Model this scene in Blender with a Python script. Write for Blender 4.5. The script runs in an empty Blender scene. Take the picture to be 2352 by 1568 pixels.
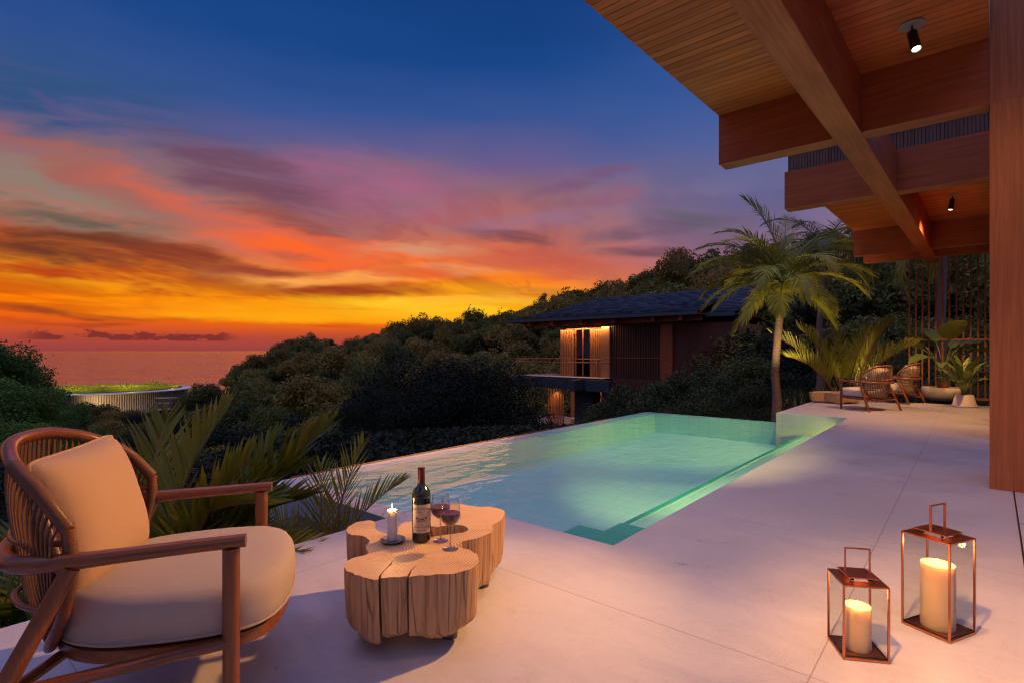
import bpy, bmesh, math, random
import numpy as np
from mathutils import Vector, Matrix
R = math.radians
C = bpy.context.scene.collection
random.seed(7)
rng = np.random.default_rng(11)
F, CX, HY, CH = 1240.0, 1176.0, 805.0, 1.1      # focal length and horizon of the 2352 px view, camera height

def gp(u, v, z=0.0):
    d = (CH - z) * F / (v - HY)
    return ((u - CX) / F * d, d, z)

def lin(c):
    return tuple(((x / 255) / 12.92 if x / 255 <= 0.04045 else ((x / 255 + 0.055) / 1.055) ** 2.4) for x in c) + (1.0,)

# ---------------------------------------------------------------- node helper
class NT:
    def __init__(s, tree):
        s.t = tree; s.n = tree.nodes; s.l = tree.links
    def new(s, kind, **kw):
        n = s.n.new(kind)
        for k, v in kw.items(): setattr(n, k, v)
        return n
    def put(s, sock, val):
        if val is None: return
        if isinstance(val, bpy.types.NodeSocket): s.l.new(val, sock)
        else: sock.default_value = val
    def math(s, op, a, b=None, c=None, clamp=False):
        n = s.new('ShaderNodeMath', operation=op, use_clamp=clamp)
        s.put(n.inputs[0], a); s.put(n.inputs[1], b)
        if c is not None: s.put(n.inputs[2], c)
        return n.outputs[0]
    def vmath(s, op, a, b=None):
        n = s.new('ShaderNodeVectorMath', operation=op)
        s.put(n.inputs[0], a); s.put(n.inputs[1], b)
        return n.outputs['Value'] if op in ('LENGTH', 'DOT_PRODUCT') else n.outputs[0]
    def sep(s, v):
        n = s.new('ShaderNodeSeparateXYZ'); s.put(n.inputs[0], v); return n.outputs
    def comb(s, x=0, y=0, z=0):
        n = s.new('ShaderNodeCombineXYZ')
        for i, v in enumerate((x, y, z)): s.put(n.inputs[i], v)
        return n.outputs[0]
    def step(s, v, lo, hi, a=0.0, b=1.0):
        n = s.new('ShaderNodeMapRange', interpolation_type='SMOOTHSTEP')
        for i, x in enumerate((v, lo, hi, a, b)): s.put(n.inputs[i], x)
        return n.outputs[0]
    def ramp(s, f, stops, mode='LINEAR'):
        n = s.new('ShaderNodeValToRGB'); n.color_ramp.interpolation = mode
        e = n.color_ramp.elements
        while len(e) < len(stops): e.new(0.5)
        for i, (p, c) in enumerate(stops):
            e[i].position = p; e[i].color = c
        s.put(n.inputs[0], f); return n.outputs[0]
    def mix(s, f, a, b, mode='MIX'):
        n = s.new('ShaderNodeMix', data_type='RGBA', blend_type=mode)
        s.put(n.inputs[0], f); s.put(n.inputs[6], a); s.put(n.inputs[7], b)
        return n.outputs[2]
    def noise(s, vec, scale, detail=3, rough=0.5, dist=0.0, ntype=None):
        n = s.new('ShaderNodeTexNoise')
        s.put(n.inputs['Vector'], vec); n.inputs['Scale'].default_value = scale
        n.inputs['Detail'].default_value = detail; n.inputs['Roughness'].default_value = rough
        n.inputs['Distortion'].default_value = dist
        return n.outputs[0]
    def mapping(s, vec, scale=(1, 1, 1), rot=(0, 0, 0), loc=(0, 0, 0)):
        n = s.new('ShaderNodeMapping'); s.put(n.inputs[0], vec)
        n.inputs['Scale'].default_value = scale; n.inputs['Rotation'].default_value = rot; n.inputs['Location'].default_value = loc
        return n.outputs[0]
    def bump(s, h, strength=0.3, dist=0.01):
        n = s.new('ShaderNodeBump'); s.put(n.inputs['Height'], h)
        n.inputs['Strength'].default_value = strength; n.inputs['Distance'].default_value = dist
        return n.outputs[0]

def newmat(name):
    m = bpy.data.materials.new(name); m.use_nodes = True
    m.node_tree.nodes.clear()
    t = NT(m.node_tree)
    out = t.new('ShaderNodeOutputMaterial')
    return m, t, out

def principled(t, out, **kw):
    b = t.new('ShaderNodeBsdfPrincipled')
    for k, v in kw.items():
        t.put(b.inputs[k.replace('_', ' ')], v)
    t.l.new(b.outputs[0], out.inputs[0])
    return b

def c4(r, g, b): return (r, g, b, 1.0)

# ---------------------------------------------------------------- object helpers
def thing(name, label, cat, loc=(0, 0, 0), rz=0.0, group=None, kind=None):
    o = bpy.data.objects.new(name, None); C.objects.link(o)
    o.location = loc; o.rotation_euler = (0, 0, rz); o.empty_display_size = 0.1
    tag(o, label, cat, group, kind); return o

def tag(o, label=None, cat=None, group=None, kind=None):
    if label: o['label'] = label
    if cat: o['category'] = cat
    if group: o['group'] = group
    if kind: o['kind'] = kind
    return o

class MB:
    """collects faces for ONE mesh"""
    def __init__(s): s.v = []; s.f = []; s.m = []; s.k = 0
    def add(s, vs, fs, mi=0):
        s.v.append(np.asarray(vs, dtype=np.float64).reshape(-1, 3))
        for f in fs: s.f.append(tuple(i + s.k for i in f)); s.m.append(mi)
        s.k += len(vs)
        return s
    def box(s, x0, x1, y0, y1, z0, z1, mi=0, M=None):
        v = [(x, y, z) for x in (x0, x1) for y in (y0, y1) for z in (z0, z1)]
        if M is not None: v = [tuple(M @ Vector(p)) for p in v]
        return s.add(v, [(0, 1, 3, 2), (4, 6, 7, 5), (0, 4, 5, 1), (2, 3, 7, 6), (0, 2, 6, 4), (1, 5, 7, 3)], mi)
    def tube(s, pts, rad, n=10, mi=0, closed=False, caps=True, flat=1.0, up=None):
        """rad: number or list. flat: second radius factor. up: reference for the cross-section frame"""
        P = [Vector(p) for p in pts]; k = len(P)
        rr = rad if hasattr(rad, '__len__') else [rad] * k
        vs = []; prev = None
        for i, p in enumerate(P):
            if closed: t = P[(i + 1) % k] - P[(i - 1) % k]
            else: t = P[min(i + 1, k - 1)] - P[max(i - 1, 0)]
            t.normalize()
            if up is not None: r = Vector(up)
            elif prev is not None: r = prev
            else: r = Vector((0, 0, 1)) if abs(t.z) < 0.9 else Vector((0, 1, 0))
            e1 = (r - t * r.dot(t))
            if e1.length < 1e-6: e1 = Vector((1, 0, 0)) - t * t.x
            e1.normalize(); e2 = t.cross(e1); prev = e1
            for j in range(n):
                a = 2 * math.pi * j / n
                vs.append(tuple(p + e1 * (math.cos(a) * rr[i]) + e2 * (math.sin(a) * rr[i] * flat)))
        fs = []
        kk = k if closed else k - 1
        for i in range(kk):
            for j in range(n):
                a = i * n + j; b = i * n + (j + 1) % n
                c = ((i + 1) % k) * n + (j + 1) % n; d = ((i + 1) % k) * n + j
                fs.append((a, b, c, d))
        if caps and not closed:
            fs.append(tuple(reversed(range(n)))); fs.append(tuple(range((k - 1) * n, k * n)))
        return s.add(vs, fs, mi)
    def lathe(s, prof, n=32, c=(0, 0, 0), mi=0, caps=True):
        vs = []; k = len(prof)
        for r, z in prof:
            for j in range(n):
                a = 2 * math.pi * j / n
                vs.append((c[0] + r * math.cos(a), c[1] + r * math.sin(a), c[2] + z))
        fs = [(i * n + j, i * n + (j + 1) % n, (i + 1) * n + (j + 1) % n, (i + 1) * n + j) for i in range(k - 1) for j in range(n)]
        if caps:
            fs.append(tuple(reversed(range(n)))); fs.append(tuple(range((k - 1) * n, k * n)))
        return s.add(vs, fs, mi)
    def build(s, name, mats, parent=None, smooth=False, bevel=0.0, angle=40, subd=0, loc=None):
        me = bpy.data.meshes.new(name)
        V = np.concatenate(s.v) if s.v else np.zeros((0, 3))
        me.from_pydata(V.tolist(), [], s.f)
        o = bpy.data.objects.new(name, me); C.objects.link(o)
        if not isinstance(mats, (list, tuple)): mats = [mats]
        for m in mats: me.materials.append(m)
        if len(mats) > 1: me.polygons.foreach_set('material_index', s.m)
        bm = bmesh.new(); bm.from_mesh(me)
        bmesh.ops.recalc_face_normals(bm, faces=bm.faces[:])
        bm.to_mesh(me); bm.free()
        if smooth:
            me.polygons.foreach_set('use_smooth', [True] * len(me.polygons))
            if angle < 180:
                me.set_sharp_from_angle(angle=R(angle))
        if bevel:
            b = o.modifiers.new('bevel', 'BEVEL'); b.width = bevel; b.segments = 2; b.limit_method = 'ANGLE'; b.angle_limit = R(40)
        if subd:
            b = o.modifiers.new('sub', 'SUBSURF'); b.levels = subd; b.render_levels = subd
        if parent: o.parent = parent
        if loc: o.location = loc
        me.update()
        return o

def fast_mesh(name, V, Fq, mats, parent=None, mi=None, smooth=False):
    """V (n,3) array, Fq (m,4) or (m,3) array"""
    me = bpy.data.meshes.new(name)
    k = Fq.shape[1]
    me.vertices.add(len(V)); me.vertices.foreach_set('co', V.astype(np.float32).ravel())
    me.loops.add(Fq.size); me.loops.foreach_set('vertex_index', Fq.astype(np.int32).ravel())
    me.polygons.add(len(Fq)); me.polygons.foreach_set('loop_start', np.arange(0, Fq.size, k, dtype=np.int32))
    me.update(calc_edges=True)
    if not isinstance(mats, (list, tuple)): mats = [mats]
    for m in mats: me.materials.append(m)
    if mi is not None: me.polygons.foreach_set('material_index', mi.astype(np.int32))
    if smooth: me.polygons.foreach_set('use_smooth', np.ones(len(Fq), dtype=bool))
    me.update()
    o = bpy.data.objects.new(name, me); C.objects.link(o)
    if parent: o.parent = parent
    return o

def copy_tree(o, parent=None):
    c = o.copy(); C.objects.link(c); c.parent = parent
    for ch in list(o.children): copy_tree(ch, c)
    return c
# ---------------------------------------------------------------- camera, sky
sc = bpy.context.scene
cam_d = bpy.data.cameras.new('camera'); cam = bpy.data.objects.new('camera', cam_d); C.objects.link(cam)
cam.location = (0, 0, CH); cam.rotation_euler = (R(90), 0, 0)
cam_d.sensor_width = 36; cam_d.lens = F / 2352 * 36; cam_d.shift_y = (HY - 784) / 2352
cam_d.clip_start = 0.05; cam_d.clip_end = 150000
sc.camera = cam
sc.view_settings.view_transform = 'Standard'; sc.view_settings.look = 'None'
sc.view_settings.exposure = 0.0; sc.view_settings.gamma = 1.0
sc.cycles.use_denoising = True
sc.cycles.use_adaptive_sampling = True; sc.cycles.adaptive_threshold = 0.015
sc.cycles.filter_width = 1.15
sc.cycles.max_bounces = 7; sc.cycles.diffuse_bounces = 3; sc.cycles.glossy_bounces = 4
sc.cycles.transmission_bounces = 6; sc.cycles.transparent_max_bounces = 16
sc.cycles.caustics_reflective = False; sc.cycles.caustics_refractive = False
sc.cycles.sample_clamp_indirect = 4.0

w = bpy.data.worlds.new('World'); sc.world = w; w.use_nodes = True
w.node_tree.nodes.clear(); t = NT(w.node_tree)
wo = t.new('ShaderNodeOutputWorld')
gen = t.new('ShaderNodeTexCoord').outputs['Generated']
x, y, z = t.sep(gen)
hh = t.math('SQRT', t.math('ADD', t.math('MULTIPLY', x, x), t.math('MULTIPLY', y, y)))
el = t.math('DIVIDE', z, t.math('MAXIMUM', hh, 0.02))
az = t.math('ARCTAN2', x, y)
elc = t.math('MINIMUM', t.math('MAXIMUM', el, 0.0), 1.0)
# gentle wander of the colour bands
wob = t.noise(t.comb(t.math('MULTIPLY', az, 1.2), t.math('MULTIPLY', el, 5.0), 3.0), 1.6, 3, 0.55)
elw = t.math('ADD', elc, t.math('MULTIPLY', t.math('SUBTRACT', wob, 0.5), t.math('MULTIPLY', t.step(elc, 0.02, 0.2), 0.14)))
A = t.ramp(elw, [(0.0, lin((152, 66, 66))), (0.022, lin((182, 74, 54))), (0.045, lin((234, 96, 20))), (0.07, lin((255, 138, 4))),
                 (0.098, lin((255, 165, 24))), (0.135, lin((255, 134, 30))), (0.18, lin((226, 112, 68))), (0.235, lin((166, 112, 104))),
                 (0.285, lin((132, 104, 124))), (0.34, lin((96, 92, 142))), (0.42, lin((56, 84, 146))), (0.54, lin((26, 70, 136))), (0.8, lin((8, 48, 108)))])
B = t.ramp(elw, [(0.0, lin((190, 84, 60))), (0.07, lin((196, 88, 66))), (0.13, lin((152, 100, 110))), (0.19, lin((132, 106, 136))),
                 (0.26, lin((104, 104, 148))), (0.34, lin((80, 98, 154))), (0.48, lin((52, 86, 152))), (0.8, lin((20, 60, 124)))])
base = t.mix(t.step(az, 0.02, 0.44), A, B)
# cloud layer on a plane overhead: streaks that run towards a point right of centre on the horizon
inv = t.math('DIVIDE', 1.0, t.math('ADD', t.math('MAXIMUM', el, 0.0), 0.10))
ca, sa = math.cos(R(16)), math.sin(R(16))
nx = t.math('DIVIDE', x, hh); ny = t.math('DIVIDE', y, hh)
px = t.math('MULTIPLY', t.math('SUBTRACT', t.math('MULTIPLY', nx, ca), t.math('MULTIPLY', ny, sa)), inv)
py = t.math('MULTIPLY', t.math('ADD', t.math('MULTIPLY', ny, ca), t.math('MULTIPLY', nx, sa)), inv)
def streak(sx, sy, off, det=5, rough=0.55, dist=0.6):
    return t.noise(t.comb(t.math('MULTIPLY', px, sx), t.math('MULTIPLY', py, sy), off), 1.0, det, rough, dist)
n1 = streak(0.95, 0.50, 4.3)
n2 = streak(1.5, 0.75, 9.1)
n3 = streak(3.2, 1.3, 2.2, 4, 0.5)
band = t.math('MULTIPLY', t.step(el, 0.03, 0.10), t.step(el, 0.44, 0.22))
lit = t.ramp(elc, [(0.0, lin((226, 70, 16))), (0.08, lin((255, 84, 6))), (0.16, lin((244, 104, 50))), (0.23, lin((206, 100, 78))), (0.30, lin((158, 98, 114))),
                   (0.37, lin((140, 96, 136))), (0.46, lin((92, 90, 146)))])
litB = t.ramp(elc, [(0.0, lin((220, 90, 50))), (0.12, lin((176, 98, 90))), (0.22, lin((132, 110, 132))), (0.34, lin((104, 104, 148))), (0.46, lin((84, 96, 158)))])
lit = t.mix(t.step(az, -0.04, 0.34), lit, litB)
dark = t.ramp(elc, [(0.0, lin((150, 46, 24))), (0.08, lin((150, 48, 14))), (0.16, lin((108, 50, 36))), (0.24, lin((118, 62, 66))), (0.32, lin((108, 72, 100))), (0.42, lin((70, 72, 120)))])
darkB = t.ramp(elc, [(0.0, lin((120, 64, 70))), (0.12, lin((104, 68, 88))), (0.22, lin((88, 82, 112))), (0.34, lin((78, 84, 136)))])
dark = t.mix(t.step(az, -0.10, 0.22), dark, darkB)
m_lit = t.math('MULTIPLY', t.step(n1, 0.44, 0.62), band)
m_dk = t.math('MULTIPLY', t.step(n2, 0.47, 0.63), band)
left = t.step(az, 0.45, -0.35, 0.35, 0.5)
col = t.mix(t.math('MULTIPLY', m_lit, 0.5), base, lit)
col = t.mix(t.math('MULTIPLY', m_dk, left), col, dark)
m3 = t.math('MULTIPLY', t.math('MULTIPLY', t.step(n3, 0.55, 0.68), band), 0.45)
col = t.mix(m3, col, t.mix(0.5, lit, dark))
# fine streaks close to the horizon
lo = t.noise(t.comb(t.math('MULTIPLY', az, 2.4), t.math('MULTIPLY', el, 42.0), 7.0), 1.3, 4, 0.55, 0.3)
mlo = t.math('MULTIPLY', t.math('MULTIPLY', t.step(el, 0.015, 0.045), t.step(el, 0.15, 0.10)), t.step(lo, 0.52, 0.66))
col = t.mix(t.math('MULTIPLY', mlo, 0.5), col, lin((196, 58, 10)))
# glow where the sun has gone down
gl = t.math('MULTIPLY', t.step(t.math('ABSOLUTE', t.math('ADD', az, 0.19)), 0.38, 0.0), t.math('MULTIPLY', t.step(el, 0.03, 0.07), t.step(el, 0.15, 0.08)))
col = t.mix(t.math('MULTIPLY', gl, t.math('MULTIPLY', t.step(lo, 0.62, 0.40), 0.75)), col, lin((255, 184, 22)))
# the long cloud banks of this evening, each laid in by its own direction in the sky (world directions, warped by noise)
ys = t.math('MAXIMUM', y, 0.05)
U = t.math('DIVIDE', x, ys); W = t.math('DIVIDE', z, ys)
wv = t.comb(t.math('MULTIPLY', U, 2.2), t.math('MULTIPLY', W, 9.0), 5.5)
w1 = t.math('MULTIPLY', t.math('SUBTRACT', t.noise(wv, 1.5, 4, 0.6), 0.5), 0.13)
w2 = t.math('MULTIPLY', t.math('SUBTRACT', t.noise(t.comb(t.math('MULTIPLY', U, 1.6), t.math('MULTIPLY', W, 6.0), 1.5), 2.0, 4, 0.6), 0.5), 0.6)
sn = t.noise(t.comb(t.math('MULTIPLY', U, 4.0), t.math('MULTIPLY', t.math('ADD', W, t.math('MULTIPLY', U, 0.16)), 34.0), 2.5), 1.0, 4, 0.6, 0.4)
sn = t.step(sn, 0.30, 0.62, 0.35, 1.0)
BANKS = [(380, 420, 460, 72, 15, (140, 104, 108), .95), (300, 290, 460, 40, 12, (84, 88, 134), .6), (20, 200, 420, 80, 10, (46, 82, 128), .85), (160, 465, 290, 50, 17, (146, 126, 112), .95), (840, 430, 240, 50, 6, (176, 98, 132), .6), (180, 395, 300, 24, 20, (168, 98, 88), .8),
         (540, 392, 240, 34, 20, (112, 72, 92), .8), (190, 490, 220, 15, 9, (96, 80, 68), .7), (560, 505, 290, 26, 19, (224, 102, 70), .85),
         (660, 498, 130, 22, 22, (150, 74, 64), .75), (190, 572, 350, 36, 8, (112, 58, 38), 1.0), (430, 610, 200, 20, 6, (140, 60, 40), .9), (260, 640, 330, 17, 4, (184, 64, 22), .9),
         (740, 565, 290, 20, 7, (255, 104, 40), .85), (960, 572, 130, 15, 1, (214, 150, 112), .8), (740, 628, 210, 15, 2, (252, 164, 80), .95), (1020, 622, 150, 10, 0, (236, 160, 112), .7),
         (600, 618, 120, 9, 2, (150, 60, 46), .85), (810, 664, 220, 11, 1, (158, 56, 30), .9), (1155, 545, 80, 11, 12, (118, 70, 80), .8),
         (1340, 412, 110, 11, -12, (122, 84, 118), .7), (1390, 448, 50, 13, -6, (158, 90, 110), .6), (1250, 500, 190, 20, -4, (150, 112, 140), .6),
         (1230, 600, 190, 16, 4, (190, 90, 76), .7), (1500, 530, 160, 14, -6, (104, 80, 104), .7), (1480, 580, 110, 10, 0, (94, 66, 84), .7), (1580, 505, 90, 9, 8, (92, 92, 100), .6),
         (960, 702, 260, 13, 0, (255, 206, 46), 1.0), (600, 716, 420, 14, 1, (255, 166, 18), .9), (1090, 690, 150, 9, -2, (255, 180, 50), .9), (1060, 722, 190, 10, 0, (255, 196, 36), .95), (820, 735, 260, 9, 0, (255, 168, 20), .9), (560, 695, 240, 9, 3, (255, 150, 16), .8), (180, 720, 210, 6, 3, (150, 62, 30), .9), (110, 737, 150, 4, 0, (160, 60, 30), .8), (330, 700, 200, 7, 4, (255, 142, 16), .7),
         (150, 258, 90, 12, 30, (96, 84, 138), .45), (960, 625, 120, 8, 4, (230, 84, 26), .8)]
UU = t.math('ADD', U, t.math('MULTIPLY', w2, 0.4))
vec_s = t.comb(UU, t.math('ADD', W, w1)); vec_w = t.comb(UU, t.math('ADD', W, t.math('MULTIPLY', w1, 0.4)))
def with_banks(col, u_lo, u_hi):
    for (bx, by, L, Wd, ang, rgb, st) in BANKS:
        if bx + L * 1.6 + 150 < u_lo or bx - L * 1.6 - 150 > u_hi: continue
        mp = t.new('ShaderNodeMapping', vector_type='TEXTURE'); t.put(mp.inputs[0], vec_s if Wd > 14 else vec_w)
        mp.inputs['Location'].default_value = ((bx - CX) / F, (HY - by) / F, 0)
        mp.inputs['Rotation'].default_value = (0, 0, R(-ang)); mp.inputs['Scale'].default_value = (L * 1.55 / F, Wd * 2.1 / F, 1)
        gr = t.new('ShaderNodeTexGradient', gradient_type='SPHERICAL'); t.l.new(mp.outputs[0], gr.inputs[0])
        g = t.math('MULTIPLY', t.step(gr.outputs['Fac'], 0.0, 0.75, 0.0, min(1, st * 1.08)), sn)
        col = t.mix(g, col, lin(rgb))
    return col
# low cumulus over the sea horizon on the left
cu = t.noise(t.comb(t.math('MULTIPLY', az, 34.0), t.math('MULTIPLY', el, 70.0), 1.0), 1.0, 5, 0.6)
cub = t.math('SUBTRACT', 0.0165, t.math('ABSOLUTE', t.math('SUBTRACT', el, 0.020)))
mcu = t.math('MULTIPLY', t.step(t.math('ADD', cu, t.math('MULTIPLY', cub, 22.0)), 0.70, 0.80), t.math('MULTIPLY', t.step(az, -0.46, -0.50), t.step(az, -0.75, -0.71)))
mcu = t.math('MULTIPLY', mcu, t.step(el, 0.0145, 0.0165))

# the sky overhead and behind: open blue dusk
back = t.step(y, 0.35, -0.35)
top = t.step(el, 0.62, 1.6)
amb = t.mix(t.step(el, 0.1, 1.4), c4(0.09, 0.09, 0.16), c4(0.49, 0.48, 0.96))
amb = t.mix(t.step(x, 0.1, 0.9), amb, c4(0.07, 0.06, 0.10))
over = t.math('MAXIMUM', back, top)
def emit(c_):
    b_ = t.new('ShaderNodeBackground'); t.put(b_.inputs[0], c_); b_.inputs[1].default_value = 1.0; return b_.outputs[0]
def finish(c_): return t.mix(t.step(el, 0.0, -0.05), t.mix(over, c_, amb), c4(0.02, 0.02, 0.03))
def choose(f_, a_, b_):
    m_ = t.new('ShaderNodeMixShader'); t.put(m_.inputs[0], f_); t.l.new(a_, m_.inputs[1]); t.l.new(b_, m_.inputs[2]); return m_.outputs[0]
plain = emit(finish(col))
lft = with_banks(col, -400, 560); lft = t.mix(t.math('MULTIPLY', mcu, 0.8), lft, lin((112, 42, 44)))
front = choose(t.math('GREATER_THAN', U, (560 - CX) / F), emit(finish(lft)),
               choose(t.math('GREATER_THAN', U, (1040 - CX) / F), emit(finish(with_banks(col, 560, 1040))), emit(finish(with_banks(col, 1040, 2600)))))
far_ = t.math('MAXIMUM', t.math('GREATER_THAN', el, 0.56), t.math('MAXIMUM', t.math('LESS_THAN', y, 0.3), t.math('LESS_THAN', el, -0.01)))
t.l.new(choose(far_, front, plain), wo.inputs[0])
w.cycles.sampling_method = 'MANUAL'; w.cycles.sample_map_resolution = 512
sun_d = bpy.data.lights.new('sun', 'SUN'); sun = bpy.data.objects.new('sun', sun_d); C.objects.link(sun)
sun_d.energy = 0.2; sun_d.angle = R(22); sun_d.color = (1.0, 0.42, 0.18)
sun.rotation_euler = Vector((math.sin(R(-11)), math.cos(R(-11)), math.tan(R(4.0)))).to_track_quat('Z', 'Y').to_euler()
# ---------------------------------------------------------------- materials
M = {}
def obj_coord(t): return t.new('ShaderNodeTexCoord').outputs['Object']

def wood(name, axis, c0, c1, rough=0.45, scale=1.0, stretch=22.0, bump=0.15, plank=None, coat=0.0):
    m, t, out = newmat(name)
    co = obj_coord(t)
    sc_ = [stretch * scale] * 3; sc_['xyz'.index(axis)] = 1.0 * scale
    inf = t.new('ShaderNodeObjectInfo').outputs['Random']
    v = t.mapping(co, tuple(sc_)); v = t.vmath('ADD', v, t.comb(t.math('MULTIPLY', inf, 13.0), 0, t.math('MULTIPLY', inf, 7.0)))
    n = t.noise(v, 1.6, 6, 0.62, 0.5)
    n2 = t.noise(v, 6.5, 4, 0.6, 0.2)
    big = t.noise(co, 0.9, 2, 0.5)
    f = t.math('ADD', t.math('MULTIPLY', n, 0.7), t.math('MULTIPLY', n2, 0.3))
    f = t.math('ADD', f, t.math('MULTIPLY', t.math('SUBTRACT', big, 0.5), 0.35))
    if plank:                                   # (axis across the boards, pitch)
        s_ = t.sep(co)['xyz'.index(plank[0])]
        k = t.math('FLOOR', t.math('DIVIDE', s_, plank[1]))
        wn = t.new('ShaderNodeTexWhiteNoise', noise_dimensions='1D'); t.put(wn.inputs['W'], k)
        f = t.math('ADD', f, t.math('MULTIPLY', t.math('SUBTRACT', wn.outputs['Value'], 0.5), 0.20))
    col = t.ramp(f, [(0.28, c0), (0.5, tuple((a + b) / 2 for a, b in zip(c0, c1))), (0.68, c1)])
    b = principled(t, out, Base_Color=col, Roughness=t.step(f, 0.3, 0.7, rough + 0.1, rough - 0.06), Coat_Weight=coat, Coat_Roughness=0.25)
    t.l.new(t.bump(f, bump, 0.004), b.inputs['Normal'])
    M[name] = m; return m

TK0, TK1 = c4(0.22, 0.044, 0.009), c4(0.48, 0.112, 0.024)
wood('column_wood', 'z', c4(0.26, 0.07, 0.018), c4(0.50, 0.16, 0.05), 0.5, 1.0, 34)
for ax in 'xyz':
    wood('house_wood_' + ax, ax, TK0, TK1, 0.5, 1.0, 26)
wood('plank_wood', 'x', c4(0.33, 0.070, 0.014), c4(0.72, 0.19, 0.036), 0.5, 1.0, 26, plank=('y', 0.088))
wood('screen_wood', 'z', c4(0.30, 0.10, 0.04), c4(0.50, 0.19, 0.08), 0.5)
wood('parapet_wood', 'z', c4(0.09, 0.06, 0.05), c4(0.22, 0.14, 0.11), 0.65, 1.0, 30)
wood('chair_wood', 'y', c4(0.14, 0.038, 0.008), c4(0.31, 0.10, 0.024), 0.34, 3.0, 12, 0.1, coat=0.35)
wood('chair_wood_z', 'z', c4(0.14, 0.038, 0.008), c4(0.31, 0.10, 0.024), 0.34, 3.0, 12, 0.1, coat=0.35)
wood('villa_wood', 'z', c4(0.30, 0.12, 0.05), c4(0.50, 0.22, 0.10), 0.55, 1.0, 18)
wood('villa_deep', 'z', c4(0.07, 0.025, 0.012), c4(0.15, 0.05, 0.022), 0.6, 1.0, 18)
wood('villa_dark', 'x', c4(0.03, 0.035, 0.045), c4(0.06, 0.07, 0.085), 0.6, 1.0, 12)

def simple(name, col, rough=0.5, metal=0.0, noise=0.12, nscale=8.0, bump=0.0, spec=0.5, **kw):
    m, t, out = newmat(name)
    co = obj_coord(t)
    n = t.noise(co, nscale, 4, 0.6)
    c = t.mix(n, tuple(min(1, x * (1 - noise)) for x in col[:3]) + (1,), tuple(min(1, x * (1 + noise)) for x in col[:3]) + (1,))
    b = principled(t, out, Base_Color=c, Roughness=t.step(n, 0.3, 0.7, rough * 0.9, min(1, rough * 1.1)), Metallic=metal, **kw)
    b.inputs['Specular IOR Level'].default_value = spec
    if bump: t.l.new(t.bump(t.noise(co, nscale * 8, 3, 0.6), bump, 0.002), b.inputs['Normal'])
    M[name] = m; return m

simple('copper', c4(0.62, 0.25, 0.13), 0.32, 1.0, 0.12, 20)
simple('black_metal', c4(0.03, 0.027, 0.025), 0.45, 0.6)
simple('dark_metal', c4(0.05, 0.05, 0.055), 0.4, 0.7)
simple('plate_grey', c4(0.30, 0.24, 0.21), 0.5)
simple('pewter', c4(0.30, 0.28, 0.26), 0.50, 0.8, 0.15, 60)
simple('rope', c4(0.16, 0.078, 0.045), 0.6, 0, 0.35, 90, 0.5)
simple('cord', c4(0.20, 0.085, 0.04), 0.5, 0, 0.25, 60, 0.3)
simple('rope_far', c4(0.24, 0.15, 0.11), 0.6, 0, 0.2, 60, 0.3)
simple('ceramic', c4(0.80, 0.74, 0.68), 0.55, 0, 0.10, 9, 0.25)
simple('soil', c4(0.035, 0.022, 0.014), 0.95, 0, 0.5, 40, 0.8)
simple('stone_dark', c4(0.045, 0.05, 0.06), 0.5, 0, 0.3, 6, 0.3)
simple('foot_metal', c4(0.12, 0.11, 0.11), 0.5, 0.3)
simple('book_cover', c4(0.75, 0.72, 0.68), 0.6)
simple('pages', c4(0.8, 0.76, 0.68), 0.8)
simple('stem_green', c4(0.13, 0.19, 0.05), 0.5)
simple('stem_red', c4(0.22, 0.08, 0.04), 0.55)
simple('coconut', c4(0.45, 0.42, 0.06), 0.45, 0, 0.3, 6)
simple('inox', c4(0.5, 0.5, 0.5), 0.3, 1.0)

def fabric(name, col):
    m, t, out = newmat(name); co = obj_coord(t)
    wv = t.new('ShaderNodeTexWave', wave_type='BANDS', bands_direction='X'); t.put(wv.inputs['Vector'], co); wv.inputs['Scale'].default_value = 260
    wv2 = t.new('ShaderNodeTexWave', wave_type='BANDS', bands_direction='Z'); t.put(wv2.inputs['Vector'], co); wv2.inputs['Scale'].default_value = 260
    h = t.math('ADD', wv.outputs['Fac'], wv2.outputs['Fac'])
    n = t.noise(co, 5, 4, 0.6); fine = t.noise(co, 220, 2, 0.6)
    c = t.mix(t.math('MULTIPLY', fine, 0.5), col, tuple(x * 0.82 for x in col[:3]) + (1,))
    b = principled(t, out, Base_Color=c, Roughness=0.88, Sheen_Weight=0.25, Sheen_Roughness=0.4)
    b.inputs['Specular IOR Level'].default_value = 0.25
    hh_ = t.math('ADD', t.math('MULTIPLY', h, 0.10), t.math('MULTIPLY', n, 1.0))
    t.l.new(t.bump(hh_, 0.35, 0.012), b.inputs['Normal'])
    M[name] = m
fabric('cream_fabric', c4(0.64, 0.43, 0.27))
fabric('seat_fabric', c4(0.53, 0.44, 0.37))
fabric('cream_far', c4(0.74, 0.66, 0.55))

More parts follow.
